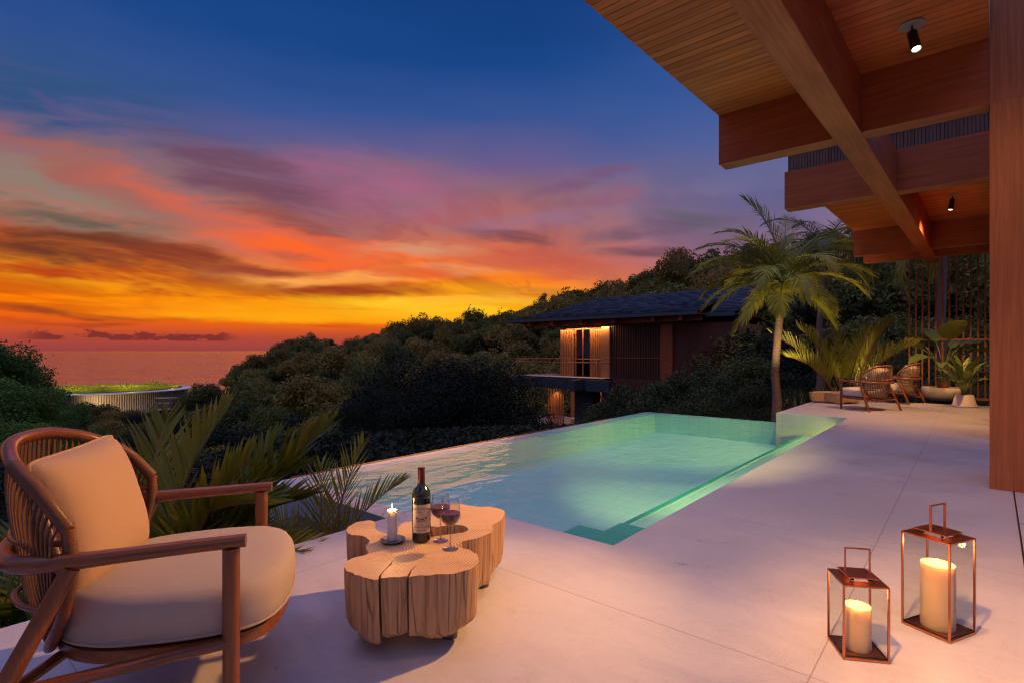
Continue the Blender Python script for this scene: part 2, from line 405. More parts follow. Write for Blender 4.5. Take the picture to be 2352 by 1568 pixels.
# terrace stone: big slabs, fine joints, worn patches
m, t, out = newmat('terrace_stone'); co = obj_coord(t); X_, Y_, Z_ = t.sep(co)
def joint(v, off, pitch, wd):
    f = t.math('FRACT', t.math('DIVIDE', t.math('ADD', v, off), pitch))
    d = t.math('MULTIPLY', t.math('SUBTRACT', 0.5, t.math('ABSOLUTE', t.math('SUBTRACT', f, 0.5))), pitch)
    return t.step(d, wd, wd * 0.4)
jx = joint(X_, 1.0, 2.13, 0.0034); jy = joint(Y_, 0.66, 1.6, 0.0034)
J = t.math('MAXIMUM', jx, jy)
n1_ = t.noise(co, 0.9, 5, 0.6, 0.8); n2_ = t.noise(t.mapping(co, (1, 2.6, 1), (0, 0, 0.5)), 2.4, 7, 0.68, 1.2); n3_ = t.noise(co, 60, 3, 0.7)
f = t.math('ADD', t.math('MULTIPLY', n1_, 0.45), t.math('ADD', t.math('MULTIPLY', n2_, 0.45), t.math('MULTIPLY', n3_, 0.12)))
col = t.ramp(f, [(0.30, c4(0.44, 0.42, 0.44)), (0.46, c4(0.54, 0.515, 0.54)), (0.58, c4(0.60, 0.575, 0.60)), (0.72, c4(0.51, 0.485, 0.50))])
vein = t.noise(t.mapping(co, (1, 1, 1), (0, 0, 0.9)), 1.3, 6, 0.7, 2.4)
vl = t.step(t.math('ABSOLUTE', t.math('SUBTRACT', vein, 0.5)), 0.007, 0.0)
col = t.mix(t.math('MULTIPLY', vl, 0.28), col, c4(0.34, 0.28, 0.25))
sp = t.new('ShaderNodeTexVoronoi'); t.put(sp.inputs['Vector'], co); sp.inputs['Scale'].default_value = 7.0
spk = t.math('MULTIPLY', t.step(sp.outputs['Distance'], 0.035, 0.02), t.step(n2_, 0.5, 0.56))
col = t.mix(t.math('MULTIPLY', spk, 0.45), col, c4(0.28, 0.24, 0.22))
col = t.mix(t.math('MULTIPLY', J, 0.6), col, c4(0.20, 0.17, 0.16))
b = principled(t, out, Base_Color=col, Roughness=t.step(f, 0.35, 0.65, 0.26, 0.48))
hgt = t.math('SUBTRACT', t.math('MULTIPLY', n2_, 0.35), J)
t.l.new(t.bump(t.math('ADD', hgt, t.math('MULTIPLY', n3_, 0.05)), 0.35, 0.004), b.inputs['Normal'])
M['terrace'] = m

# pool tiles
def tiles(name, c_a, c_b, pitch, grout, rough=0.25):
    m, t, out = newmat(name); co = obj_coord(t); geo = t.new('ShaderNodeNewGeometry')
    br = t.new('ShaderNodeTexBrick'); br.offset = 0.0; br.squash = 1.0
    t.put(br.inputs['Vector'], co); br.inputs['Scale'].default_value = 1.0
    br.inputs['Brick Width'].default_value = pitch; br.inputs['Row Height'].default_value = pitch
    br.inputs['Mortar Size'].default_value = 0.004; br.inputs['Color1'].default_value = c_a; br.inputs['Color2'].default_value = c_b
    br.inputs['Mortar'].default_value = grout; br.inputs['Bias'].default_value = -0.2
    n = t.noise(co, 3, 3, 0.5)
    col = t.mix(t.math('MULTIPLY', n, 0.25), br.outputs['Color'], c_b)
    b = principled(t, out, Base_Color=col, Roughness=rough)
    M[name] = m
tiles('pool_tile', c4(0.50, 0.80, 0.80), c4(0.56, 0.86, 0.84), 0.20, c4(0.38, 0.66, 0.68))
tiles('step_tile', c4(0.02, 0.42, 0.36), c4(0.03, 0.48, 0.42), 0.20, c4(0.12, 0.52, 0.46))
tiles('coping_tile', c4(0.36, 0.46, 0.50), c4(0.42, 0.52, 0.56), 0.40, c4(0.16, 0.22, 0.25))

# pool water: clear tinted sheet with a fresnel mirror and slow ripples
def water(name, tint, rip, refl=1.0, ior=1.33, rough=0.03):
    m, t, out = newmat(name); co = obj_coord(t)
    r1 = t.noise(t.mapping(co, (1.0, 0.55, 1), (0, 0, 0.5)), 1.6, 3, 0.5, 0.6)
    r2 = t.noise(t.mapping(co, (1.0, 0.6, 1), (0, 0, 0.3)), 7.0, 3, 0.55, 0.3)
    h = t.math('ADD', r1, t.math('MULTIPLY', r2, 0.30))
    nrm = t.bump(h, rip, 0.12)
    fr = t.new('ShaderNodeFresnel'); fr.inputs['IOR'].default_value = ior; t.l.new(nrm, fr.inputs['Normal'])
    gl = t.new('ShaderNodeBsdfGlossy'); gl.inputs['Roughness'].default_value = rough; t.l.new(nrm, gl.inputs['Normal'])
    tr = t.new('ShaderNodeBsdfTransparent'); tr.inputs[0].default_value = tint
    mx = t.new('ShaderNodeMixShader'); t.put(mx.inputs[0], t.math('MULTIPLY', fr.outputs[0], refl, clamp=True))
    t.l.new(tr.outputs[0], mx.inputs[1]); t.l.new(gl.outputs[0], mx.inputs[2]); t.l.new(mx.outputs[0], out.inputs[0])
    M[name] = m
water('pool_water', c4(0.80, 0.99, 0.95), 0.20, 0.62)

# the sea
m, t, out = newmat('sea_water'); co = obj_coord(t)
v1 = t.mapping(co, (0.016, 0.034, 1), (0, 0, 0.15)); v2 = t.mapping(co, (0.004, 0.009, 1))
s1 = t.noise(v1, 1.0, 4, 0.6, 0.4); s2 = t.noise(v2, 1.0, 3, 0.55, 0.3)
h = t.math('ADD', s1, t.math('MULTIPLY', s2, 2.0))
nrm = t.bump(h, 0.85, 7.0)
gl = t.new('ShaderNodeBsdfGlossy'); gl.inputs[0].default_value = c4(1.0, 0.93, 0.82); gl.inputs['Roughness'].default_value = 0.09; t.l.new(nrm, gl.inputs['Normal'])
df_ = t.new('ShaderNodeBsdfDiffuse'); df_.inputs[0].default_value = c4(0.24, 0.12, 0.09)
mx = t.new('ShaderNodeMixShader'); mx.inputs[0].default_value = 0.82; t.l.new(df_.outputs[0], mx.inputs[1]); t.l.new(gl.outputs[0], mx.inputs[2]); t.l.new(mx.outputs[0], out.inputs[0]); M['sea'] = m

def glass(name, tint=(1, 1, 1, 1), refl=1.0, rough=0.0, ior=1.45):
    m, t, out = newmat(name)
    lw_ = t.new('ShaderNodeLayerWeight'); lw_.inputs[0].default_value = .5
    fac_ = t.math('ADD', t.math('MULTIPLY', t.math('POWER', lw_.outputs['Facing'], 4.0), 0.85), ((ior - 1) / (ior + 1)) ** 2 * 1.6)
    gl = t.new('ShaderNodeBsdfGlossy'); gl.inputs['Roughness'].default_value = rough
    tr = t.new('ShaderNodeBsdfTransparent'); tr.inputs[0].default_value = tint
    mx = t.new('ShaderNodeMixShader'); t.put(mx.inputs[0], t.math('MULTIPLY', fac_, refl, clamp=True))
    t.l.new(tr.outputs[0], mx.inputs[1]); t.l.new(gl.outputs[0], mx.inputs[2]); t.l.new(mx.outputs[0], out.inputs[0])
    M[name] = m
glass('pane', (0.95, 0.96, 0.94, 1), 0.13)
glass('window_glass', (0.10, 0.12, 0.14, 1), 1.2, 0.02, 1.6)
glass('stem_glass', (0.80, 0.80, 0.82, 1), 1.6, 0.05, 1.6)
glass('clear_glass', (0.975, 0.98, 0.98, 1), 1.0, 0.02, 1.4)
m, t, out = newmat('bottle_glass')
principled(t, out, Base_Color=c4(0.012, 0.010, 0.006), Roughness=0.06, Coat_Weight=0.6); M['bottle_glass'] = m
m, t, out = newmat('bottle_shoulder')
principled(t, out, Base_Color=c4(0.03, 0.05, 0.035), Roughness=0.07, Coat_Weight=0.6); M['bottle_shoulder'] = m
m, t, out = newmat('red_wine')
principled(t, out, Base_Color=c4(0.10, 0.004, 0.012), Roughness=0.08, Coat_Weight=0.4); M['wine'] = m
simple('foil', c4(0.12, 0.022, 0.018), 0.35, 0.5)
simple('paper', c4(0.72, 0.60, 0.40), 0.8, 0, 0.10, 60)
simple('ink', c4(0.06, 0.035, 0.02), 0.8)
def emis(name, col, st):
    m, t, out = newmat(name); e = t.new('ShaderNodeEmission'); e.inputs[0].default_value = col; e.inputs[1].default_value = st
    t.l.new(e.outputs[0], out.inputs[0]); M[name] = m
emis('flame', c4(1.0, 0.66, 0.28), 6.0)
emis('lamp_lens', c4(1.0, 0.74, 0.42), 9.0)
m, t, out = newmat('wax')
b = principled(t, out, Base_Color=c4(0.82, 0.62, 0.42), Roughness=0.5, Subsurface_Weight=0.6, Subsurface_Scale=0.05)
b.inputs['Subsurface Radius'].default_value = (1.0, 0.8, 0.6); M['wax'] = m
m, t, out = newmat('wax_white')
b = principled(t, out, Base_Color=c4(0.88, 0.84, 0.80), Roughness=0.45, Subsurface_Weight=0.6, Subsurface_Scale=0.03)
b.inputs['Subsurface Radius'].default_value = (1.0, 0.6, 0.35); M['wax_white'] = m

# foliage
def leaf(name, c0, c1, rough=0.55, trans=0.25, nscale=1.5, spec=0.3, vein=None):
    m, t, out = newmat(name); co = obj_coord(t)
    inf = t.new('ShaderNodeObjectInfo').outputs['Random']
    rnd = t.new('ShaderNodeNewGeometry').outputs['Random Per Island']
    n = t.noise(co, nscale, 2, 0.6)
    f = t.math('ADD', t.math('MULTIPLY', n, 0.5), t.math('ADD', t.math('MULTIPLY', inf, 0.45), t.math('MULTIPLY', rnd, 0.30)))
    col = t.mix(t.step(f, 0.25, 0.85), c0, c1)
    b = t.new('ShaderNodeBsdfPrincipled'); t.put(b.inputs['Base Color'], col); b.inputs['Roughness'].default_value = rough
    b.inputs['Specular IOR Level'].default_value = spec
    tr = t.new('ShaderNodeBsdfTranslucent'); t.put(tr.inputs[0], t.mix(0.5, col, c1))
    mx = t.new('ShaderNodeMixShader'); mx.inputs[0].default_value = trans
    t.l.new(b.outputs[0], mx.inputs[1]); t.l.new(tr.outputs[0], mx.inputs[2]); t.l.new(mx.outputs[0], out.inputs[0])
    M[name] = m
leaf('forest_leaf', c4(0.10, 0.09, 0.018), c4(0.36, 0.27, 0.06), 0.7, 0.25, 0.4)
leaf('forest_leaf_cool', c4(0.05, 0.085, 0.02), c4(0.20, 0.20, 0.045), 0.7, 0.25, 0.4)
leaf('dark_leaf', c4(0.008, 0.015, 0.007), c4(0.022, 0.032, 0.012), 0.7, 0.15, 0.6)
leaf('left_leaf', c4(0.06, 0.14, 0.022), c4(0.15, 0.27, 0.04), 0.6, 0.2, 0.5)
leaf('bush_leaf', c4(0.030, 0.050, 0.014), c4(0.085, 0.105, 0.028), 0.5, 0.2, 1.0)
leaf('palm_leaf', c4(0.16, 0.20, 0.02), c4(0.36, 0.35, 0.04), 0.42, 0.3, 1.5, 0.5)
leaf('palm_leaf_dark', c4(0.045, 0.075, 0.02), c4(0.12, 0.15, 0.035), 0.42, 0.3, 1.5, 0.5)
leaf('fore_palm', c4(0.11, 0.15, 0.015), c4(0.30, 0.26, 0.02), 0.42, 0.3, 3.0, 0.28)
leaf('grass_leaf', c4(0.03, 0.08, 0.01), c4(0.08, 0.16, 0.02), 0.45, 0.3, 3.0, 0.5)
leaf('broad_leaf', c4(0.08, 0.15, 0.03), c4(0.15, 0.22, 0.04), 0.38, 0.15, 2.0, 0.55)
leaf('broad_leaf_light', c4(0.11, 0.17, 0.03), c4(0.20, 0.26, 0.05), 0.38, 0.2, 2.0, 0.55)
leaf('roof_green', c4(0.45, 0.55, 0.02), c4(0.75, 0.75, 0.08), 0.6, 0.3, 0.3)
simple('bark', c4(0.09, 0.065, 0.045), 0.9, 0, 0.4, 6, 0.6)
m, t, out = newmat('palm_trunk'); co = obj_coord(t); zz = t.sep(co)[2]
n = t.noise(co, 7, 4, 0.6)
ring = t.math('SINE', t.math('MULTIPLY', t.math('ADD', zz, t.math('MULTIPLY', n, 0.10)), 95.0))
col = t.mix(t.math('MULTIPLY', t.step(ring, 0.75, 1.0), 0.55), t.mix(n, c4(0.17, 0.115, 0.085), c4(0.30, 0.22, 0.17)), c4(0.13, 0.09, 0.07))
b = principled(t, out, Base_Color=col, Roughness=0.85)
t.l.new(t.bump(t.math('SUBTRACT', t.math('MULTIPLY', n, 0.8), t.step(ring, 0.5, 1.0)), 0.6, 0.012), b.inputs['Normal']); M['palm_trunk'] = m

m, t, out = newmat('ground_earth'); co = obj_coord(t)
n = t.noise(co, 0.15, 6, 0.7); n2 = t.noise(co, 2.5, 4, 0.7)
col = t.ramp(t.math('ADD', t.math('MULTIPLY', n, 0.6), t.math('MULTIPLY', n2, 0.4)), [(0.35, c4(0.012, 0.018, 0.008)), (0.5, c4(0.03, 0.038, 0.014)), (0.65, c4(0.05, 0.045, 0.025))])
b = principled(t, out, Base_Color=col, Roughness=0.95); b.inputs['Specular IOR Level'].default_value = 0.1
t.l.new(t.bump(n2, 0.8, 0.1), b.inputs['Normal']); M['earth'] = m

# table wood: end grain on top, split fibres on the sides
m, t, out = newmat('table_top_wood'); co = obj_coord(t)
n = t.noise(co, 2.2, 4, 0.6, 1.4)
rg = t.new('ShaderNodeTexWave', wave_type='RINGS', rings_direction='Z', wave_profile='SIN')
t.put(rg.inputs['Vector'], t.vmath('ADD', co, t.comb(0.12, 0.14, 0))); rg.inputs['Scale'].default_value = 26; rg.inputs['Distortion'].default_value = 7.0
rg.inputs['Detail'].default_value = 4; rg.inputs['Detail Scale'].default_value = 0.35
n5 = t.noise(co, 40, 4, 0.7, 0.6)
f = t.math('ADD', t.math('MULTIPLY', rg.outputs['Fac'], 0.20), t.math('ADD', t.math('MULTIPLY', n, 0.62), t.math('MULTIPLY', n5, 0.22)))
col = t.ramp(f, [(0.32, c4(0.34, 0.17, 0.07)), (0.45, c4(0.60, 0.38, 0.19)), (0.58, c4(0.68, 0.46, 0.25)), (0.75, c4(0.52, 0.31, 0.15))])
b = principled(t, out, Base_Color=col, Roughness=0.48)
t.l.new(t.bump(f, 0.15, 0.004), b.inputs['Normal']); M['table_top'] = m
m, t, out = newmat('table_side_wood'); co = obj_coord(t)
v = t.mapping(co, (1, 1, 0.035))
n = t.noise(v, 60, 5, 0.7, 0.3); n2 = t.noise(v, 16, 4, 0.6, 0.5)
vo = t.new('ShaderNodeTexVoronoi', feature='DISTANCE_TO_EDGE'); t.put(vo.inputs['Vector'], t.vmath('ADD', v, t.comb(0, 0, 0))); vo.inputs['Scale'].default_value = 30
crk = t.step(vo.outputs['Distance'], 0.06, 0.0)
f = t.math('ADD', t.math('MULTIPLY', n, 0.5), t.math('MULTIPLY', n2, 0.5))
col = t.ramp(f, [(0.30, c4(0.30, 0.16, 0.075)), (0.45, c4(0.46, 0.27, 0.13)), (0.6, c4(0.60, 0.38, 0.20)), (0.75, c4(0.50, 0.30, 0.15))])
col = t.mix(t.math('MULTIPLY', t.math('MULTIPLY', crk, t.step(n2, 0.45, 0.6)), 0.8), col, c4(0.10, 0.05, 0.025))
b = principled(t, out, Base_Color=col, Roughness=0.7)
t.l.new(t.bump(t.math('SUBTRACT', f, t.math('MULTIPLY', crk, 0.5)), 0.8, 0.008), b.inputs['Normal']); M['table_side'] = m

# shingles
m, t, out = newmat('slate_roof'); co = obj_coord(t)
n = t.noise(co, 3, 4, 0.7); wn = t.new('ShaderNodeNewGeometry').outputs['Random Per Island']
col = t.mix(t.math('ADD', t.math('MULTIPLY', n, 0.5), t.math('MULTIPLY', wn, 0.5)), c4(0.010, 0.022, 0.040), c4(0.025, 0.045, 0.075))
b = principled(t, out, Base_Color=col, Roughness=0.6)
t.l.new(t.bump(n, 0.4, 0.02), b.inputs['Normal']); M['slate'] = m
simple('fascia_teal', c4(0.05, 0.085, 0.09), 0.5)
simple('concrete_warm', c4(0.42, 0.36, 0.32), 0.7, 0, 0.15, 2)
simple('pale_slat', c4(0.82, 0.66, 0.48), 0.6, 0, 0.1, 1)
simple('white_rim', c4(0.6, 0.55, 0.5), 0.6)
# ---------------------------------------------------------------- terrain, sea
KU = [-900, -200, 60, 200, 430, 520, 640, 740, 830, 900, 1000, 1100, 1200, 1350, 1480, 1600, 1800, 2000, 2270, 2700]
RD = [180, 150, 130, 400, 400, 360, 280, 250, 240, 225, 215, 205, 195, 180, 170, 160, 140, 120, 100, 90]      # ridge distance
TV = [860, 850, 800, 990, 1000, 862, 800, 772, 778, 758, 735, 722, 702, 655, 625, 607, 575, 540, 500, 470]    # where the tree line stands in the view
def az_u(u): return math.atan((u - CX) / F)
KA = np.array([az_u(u) for u in KU])
SEA = -45.0
def ridge(a):
    """ridge distance and its ground height for azimuth a (radians)"""
    r = np.interp(a, KA, RD); tv = np.interp(a, KA, TV)
    d = r * np.cos(a)
    return r, CH + (HY - tv) / F * d - 6.0
def terr(x, y):
    x = np.asarray(x, float); y = np.asarray(y, float)
    r = np.hypot(x, y); a = np.arctan2(x, y)
    ac = np.clip(a, KA[0], KA[-1])
    R_, Z_ = ridge(ac)
    leftv = np.interp(ac, [az_u(-300), az_u(200), az_u(450), az_u(1300), az_u(1700)], [0.75, 1.0, 1.0, 0.8, 0.0])
    vz = -1.2 - 10.5 * leftv                                       # valley depth
    r1 = np.interp(ac, [az_u(900), az_u(1500), az_u(1800)], [10, 11, 12.5]); r2 = 34.0
    nearz = -0.75
    s = lambda v, lo, hi: (lambda q: q * q * (3 - 2 * q))(np.clip((v - lo) / (hi - lo), 0, 1))
    z = nearz + (vz - nearz) * s(r, r1, r2)
    r3 = np.where(ac > az_u(1500), 22.0, 55.0)
    up = np.clip((r - r3) / (R_ - r3), 0, 1) ** 1.15
    z = z + (Z_ - z) * up * (r > r3)
    # beyond the ridge it falls towards the sea
    drop = s(r, R_, R_ + 220)
    z = np.where(r > R_, Z_ + (SEA - 12 - Z_) * drop, z)
    # left valley runs down to the shore
    m = s(ac, az_u(130), az_u(230)) * (1 - s(ac, az_u(420), az_u(560)))
    shore = -1.0 - 10 * s(r, 8, 34) - 20 * s(r, 50, 200) - 30 * s(r, 230, 420)
    z = z * (1 - m) + shore * m
    bumps = 1.1 * np.sin(x * 0.11 + 1.3) * np.cos(y * 0.09) + 0.6 * np.sin(x * 0.31 + y * 0.17)
    z = z + bumps * np.clip((r - 16) / 40, 0, 1)
    beh = s(np.abs(a), R(95), R(120))                              # level ground behind the viewpoint
    return z * (1 - beh) + (-0.75) * beh
def tz(x, y): return float(terr(x, y))
na = 360
rr = np.concatenate([[0.0], np.geomspace(2.0, 1400, 110)])
aa = np.linspace(-math.pi, math.pi, na + 1)[:-1]
RR, AA = np.meshgrid(rr, aa, indexing='ij')
XX = RR * np.sin(AA); YY = RR * np.cos(AA)
ZZ = terr(XX, YY)
V = np.stack([XX, YY, ZZ], -1).reshape(-1, 3)
i = np.arange(len(rr) - 1)[:, None]; j = np.arange(na)[None, :]
Fq = np.stack([i * na + j, i * na + (j + 1) % na, (i + 1) * na + (j + 1) % na, (i + 1) * na + j], -1).reshape(-1, 4)
g = fast_mesh('ground', V, Fq, M['earth'], smooth=True); tag(g, 'wooded hillside and valley ground falling to the sea', kind='structure')
mb = MB(); Rs = 90000
mb.add([(-Rs, -200, SEA), (Rs, -200, SEA), (Rs, Rs, SEA), (-Rs, Rs, SEA)], [(0, 1, 2, 3)])
o = mb.build('sea', M['sea']); tag(o, 'calm sea reflecting the orange sunset', kind='structure')
mb = MB(); mb.lathe([(0.01, 0), (11, 0)], 40, (0, 0, 0), caps=False)
px_, py_, _ = gp(1186, 972, -10.4)
o = mb.build('pond', M['pool_water'] if False else M['sea']); o.location = (px_, py_, tz(px_, py_) + 1.0); o.scale = (0.5, 1, 1)
tag(o, 'small dark pond in the valley behind the pool', kind='structure')

# ---------------------------------------------------------------- terrace and pool (local x along the near pool edge, y along the long edge)
DO = Vector((0.575, 3.06, 0)); DA = R(-40.4)
def frame(o): o.location = DO; o.rotation_euler = (0, 0, DA); return o
def d2w(x, y, z=0):
    p = Matrix.Rotation(DA, 3, 'Z') @ Vector((x, y, z)) + DO; return p
def extrude_poly(mb, pts, z0, z1, mi=0):
    n = len(pts)
    mb.add([(p[0], p[1], z1) for p in pts] + [(p[0], p[1], z0) for p in pts],
           [tuple(range(n)), tuple(range(2 * n - 1, n - 1, -1))] + [(i, (i + 1) % n, n + (i + 1) % n, n + i) for i in range(n)], mi)
mb = MB()
extrude_poly(mb, [(-1.39, -7), (9, -7), (9, 11.6), (-1.1, 11.6), (-1.1, 7.65), (0, 7.65), (0, 0), (-1.39, 0)], -0.8, 0.0)
o = frame(mb.build('terrace', M['terrace'], bevel=0.004)); tag(o, 'pale stone terrace of large slabs around the pool', kind='structure')
WZ = -0.20
mb = MB()
fz = -0.60
e = 0.003
mb.box(-3.53, -e, 0.05, 7.9, fz - 0.1, fz)                       # floor
mb.box(-3.82, -3.53, -0.15, 8.1, -2.6, WZ - 0.02)                # weir wall on the view side
mb.box(-3.53, -e, 7.9, 8.1, -2.6, WZ - 0.02)                     # far weir
mb.box(-0.68, -e, 1.21, 7.645, fz, -0.36)                        # bench along the terrace
o = frame(mb.build('pool_basin', M['pool_tile'])); tag(o, 'turquoise tiled basin of the infinity pool', kind='structure')
bas = o
mb = MB()
mb.box(-0.62, -e, 0.003, 1.20, fz + .002, -0.29)
mb.box(-1.02, -0.622, 0.003, 1.20, fz + .002, -0.39)
mb.box(-1.375, -1.022, 0.003, 1.20, fz + .002, -0.49)
mb.box(-0.70, -0.64, 1.21, 7.64, -.358, -0.352)
o = frame(mb.build('pool_steps', M['step_tile'], bevel=0.01)); tag(o, 'green tiled pool steps in the near corner', kind='structure')
mb = MB()
for k in range(6):
    mb.box(-3.525 + k * 0.427, -3.525 + k * 0.427 + 0.422, -0.15, 0.05, -0.6, WZ + 0.006)
mb.box(-3.52, -1.395, -0.14, 0.045, -2.6, -0.601)
o = frame(mb.build('pool_coping', M['coping_tile'], bevel=0.003)); tag(o, 'grey blue tiled coping at the near end of the pool', kind='structure')
mb = MB()
n_ = 2
mb.add([(-3.822, 0.051, WZ), (-0.001, 0.051, WZ), (-0.001, 7.648, WZ), (-1.102, 7.648, WZ), (-1.102, 8.102, WZ), (-3.822, 8.102, WZ)], [(0, 1, 2, 3, 4, 5)])
mb.add([(-1.388, 0.0, WZ), (-0.001, 0.0, WZ), (-0.001, 0.05, WZ), (-1.388, 0.05, WZ)], [(0, 1, 2, 3)])
o = frame(mb.build('pool_water', M['pool_water'])); tag(o, 'still blue green pool water with soft ripples', kind='structure')
mb = MB()
mb.box(-4.6, -3.9, -0.4, 8.9, -2.9, -1.6); mb.box(-3.9, -1.1, 8.2, 8.9, -2.9, -1.6)
mb.box(-3.2, -1.42, -0.55, -0.18, -1.0, -0.42)
o = frame(mb.build('pool_gutter', M['stone_dark'])); tag(o, 'dark stone overflow gutter below the pool edge', kind='structure')
# floor track of the sliding door
tr_ = thing('door_track', 'dark steel floor track of the sliding door beside the wooden column', 'door track', (3.83, 4.33, 0), R(-41.7))
mb = MB(); mb.box(0.138, 0.146, -6, 0.0, 0.001, 0.005); mb.box(0.235, 0.275, -6, -0.035, 0.001, 0.006); mb.box(0.20, 0.206, -6, -0.035, 0.001, 0.004)
mb.build('track', M['black_metal'], tr_)

# ---------------------------------------------------------------- the house we look out of
HP = thing('terrace_house', 'wooden house with plank ceiling, crossing roof beams and a big column over the terrace', 'house', (3.83, 4.33, 0), R(-41.7))
mb = MB(); mb.box(0.0, 0.9, -0.02, 0.6, 0.0, 3.079); mb.build('column', M['column_wood'], HP, bevel=0.004)
mb = MB(); mb.box(0.0, 0.9, -0.008, 0.6, 3.081, 4.6); mb.build('upper_post', M['column_wood'], HP, bevel=0.004)
mb = MB(); mb.box(0.0, 0.25, 3.2, 10.0, 0.0, 3.6); mb.build('side_wall', M['house_wood_z'], HP)
mb = MB(); mb.box(-1.10, -0.875, -9, 9.7, 3.08, 3.604); mb.build('main_beam', M['house_wood_y'], HP, bevel=0.003)
for y0, y1, zt in ((0.0, 0.22, 3.70), (2.44, 2.66, 3.605), (7.46, 7.68, 3.605), (8.65, 8.85, 3.605)):
    mb = MB(); mb.box(-2.17, -1.1005, y0, y1, 3.082, zt); mb.box(-0.8745, -0.001, y0, y1, 3.082, zt)
    mb.build('cross_beam', M['house_wood_x'], HP, bevel=0.003)
for y0, y1 in ((-9.0, -0.0005), (2.662, 7.458), (7.682, 10.4)):
    mb = MB(); k = math.floor(y0 / 0.088)
    for q in range(k, int(y1 / 0.088) + 2):
        a, b_ = max(q * 0.088 + 0.004, y0), min((q + 1) * 0.088 - 0.004, y1)
        if b_ - a > 0.01: mb.box(-2.17, -0.001, a, b_, 3.607, 3.63)
    mb.build('plank_ceiling', M['plank_wood'], HP)
    mb = MB(); mb.box(-2.165, -0.005, y0, y1, 3.631, 3.80 if y0 > 0 else 3.9); mb.build('roof', M['stone_dark'], HP)
mb = MB()
x_ = -2.14
while x_ < -0.01:
    mb.box(x_, x_ + 0.03, 2.50, 2.53, 3.607, 3.86); x_ += 0.036
mb.box(-2.14, -0.005, 2.532, 2.60, 3.607, 3.84)
mb.build('slatted_parapet', M['parapet_wood'], HP)
mb = MB(); mb.box(-2.15, -0.005, 2.47, 2.62, 3.862, 3.882); mb.build('parapet_cap', M['parapet_wood'], HP)
rl = MB(); rl.tube([(-1.9, 2.58, 3.945), (-0.01, 2.58, 3.945)], 0.012, 8)
for k in range(11): rl.tube([(-1.85 + k * 0.18, 2.58, 3.88), (-1.85 + k * 0.18, 2.58, 3.945)], 0.006, 6)
rl.build('railing', M['black_metal'], HP)
for k in range(13):
    mb = MB(); mb.box(-1.47 + k * 0.124 - 0.016, -1.47 + k * 0.124 + 0.016, 10.13, 10.165, 0.04, 3.604)
    mb.build('screen_bar', M['screen_wood'], HP)
mb = MB(); mb.box(-1.49, 0.0, 10.105, 10.128, 1.33, 1.37); mb.build('screen_rail', M['screen_wood'], HP)
mb = MB(); mb.box(-1.49, 0.05, 10.10, 10.19, 0.0, 0.038); mb.build('screen_rail', M['screen_wood'], HP)

# ceiling spotlights
def h2w(x, y, z): return Matrix.Rotation(R(-41.7), 3, 'Z') @ Vector((x, y, z)) + Vector((3.83, 4.33, 0))
def spotlight(x, y, label, tilt, head, on=True, energy=60, size=R(95), aim=None, group=None, col=(1.0, 0.50, 0.17)):
    p = h2w(x, y, 3.606)
    t_ = thing('ceiling_spotlight', label, 'spotlight', p, 0, group)
    m_ = MB(); m_.lathe([(0.0, 0.0), (0.085, 0.0), (0.088, -0.006), (0.088, -0.012), (0.0, -0.014)], 32, caps=False); m_.build('ceiling_plate', M['plate_grey'], t_, smooth=True)
    m_ = MB(); m_.tube([(0, 0, -0.012), (0, 0, -0.06)], 0.007, 10); m_.lathe([(0.0, -0.052), (0.012, -0.056), (0.012, -0.068), (0.0, -0.072)], 12, caps=False); m_.build('stem', M['black_metal'], t_, smooth=True)
    rot = Matrix.Rotation(head, 3, 'Z') @ Matrix.Rotation(tilt, 3, 'Y')
    def tf(m_): m_.v = [np.array([list(rot @ Vector(q) + Vector((0, 0, -0.065))) for q in a]) for a in m_.v]
    m_ = MB(); m_.lathe([(0.0, 0.0), (0.030, 0.0), (0.034, -0.005), (0.034, -0.18), (0.031, -0.185), (0.029, -0.172), (0.0, -0.172)], 28, caps=False); tf(m_)
    bd = m_.build('lamp_body', M['black_metal'], t_, smooth=True)
    m_ = MB(); m_.lathe([(0.0, -0.176), (0.028, -0.176)], 24, caps=False); tf(m_); m_.build('lens', M['lamp_lens'], bd)
    if on:
        L = bpy.data.lights.new('spot', 'SPOT'); lo = bpy.data.objects.new('spot', L); C.objects.link(lo)
        L.energy = energy; L.color = col; L.spot_size = size; L.spot_blend = 0.8; L.shadow_soft_size = 0.10
        q = p + rot @ Vector((0, 0, -0.20)) + Vector((0, 0, -0.065)); lo.location = q
        d = (Vector(aim) - q) if aim is not None else rot @ Vector((0, 0, -1))
        lo.rotation_euler = d.to_track_quat('-Z', 'Y').to_euler()
    return t_
# ---------------------------------------------------------------- rope back lounge chair
def smooth_path(P, n=6, closed=False):
    P = [Vector(p) for p in P]; out_ = []; k = len(P)
    rng_ = range(k) if closed else range(k - 1)
    for i in rng_:
        p0 = P[(i - 1) % k] if closed or i > 0 else P[0] * 2 - P[1]
        p1 = P[i]; p2 = P[(i + 1) % k]; p3 = P[(i + 2) % k] if closed or i + 2 < k else P[-1] * 2 - P[-2]
        for j in range(n):
            s = j / n
            out_.append(0.5 * ((2 * p1) + (p2 - p0) * s + (2 * p0 - 5 * p1 + 4 * p2 - p3) * s * s + (3 * p1 - p0 - 3 * p2 + p3) * s ** 3))
    if not closed: out_.append(P[-1])
    return out_
HT = [(-0.33, -0.015, 0.615), (-0.318, -0.10, 0.715), (-0.245, -0.19, 0.785), (-0.13, -0.248, 0.822), (0, -0.265, 0.83),
      (0.13, -0.248, 0.822), (0.24, -0.19, 0.785), (0.312, -0.10, 0.715), (0.325, -0.03, 0.615)]
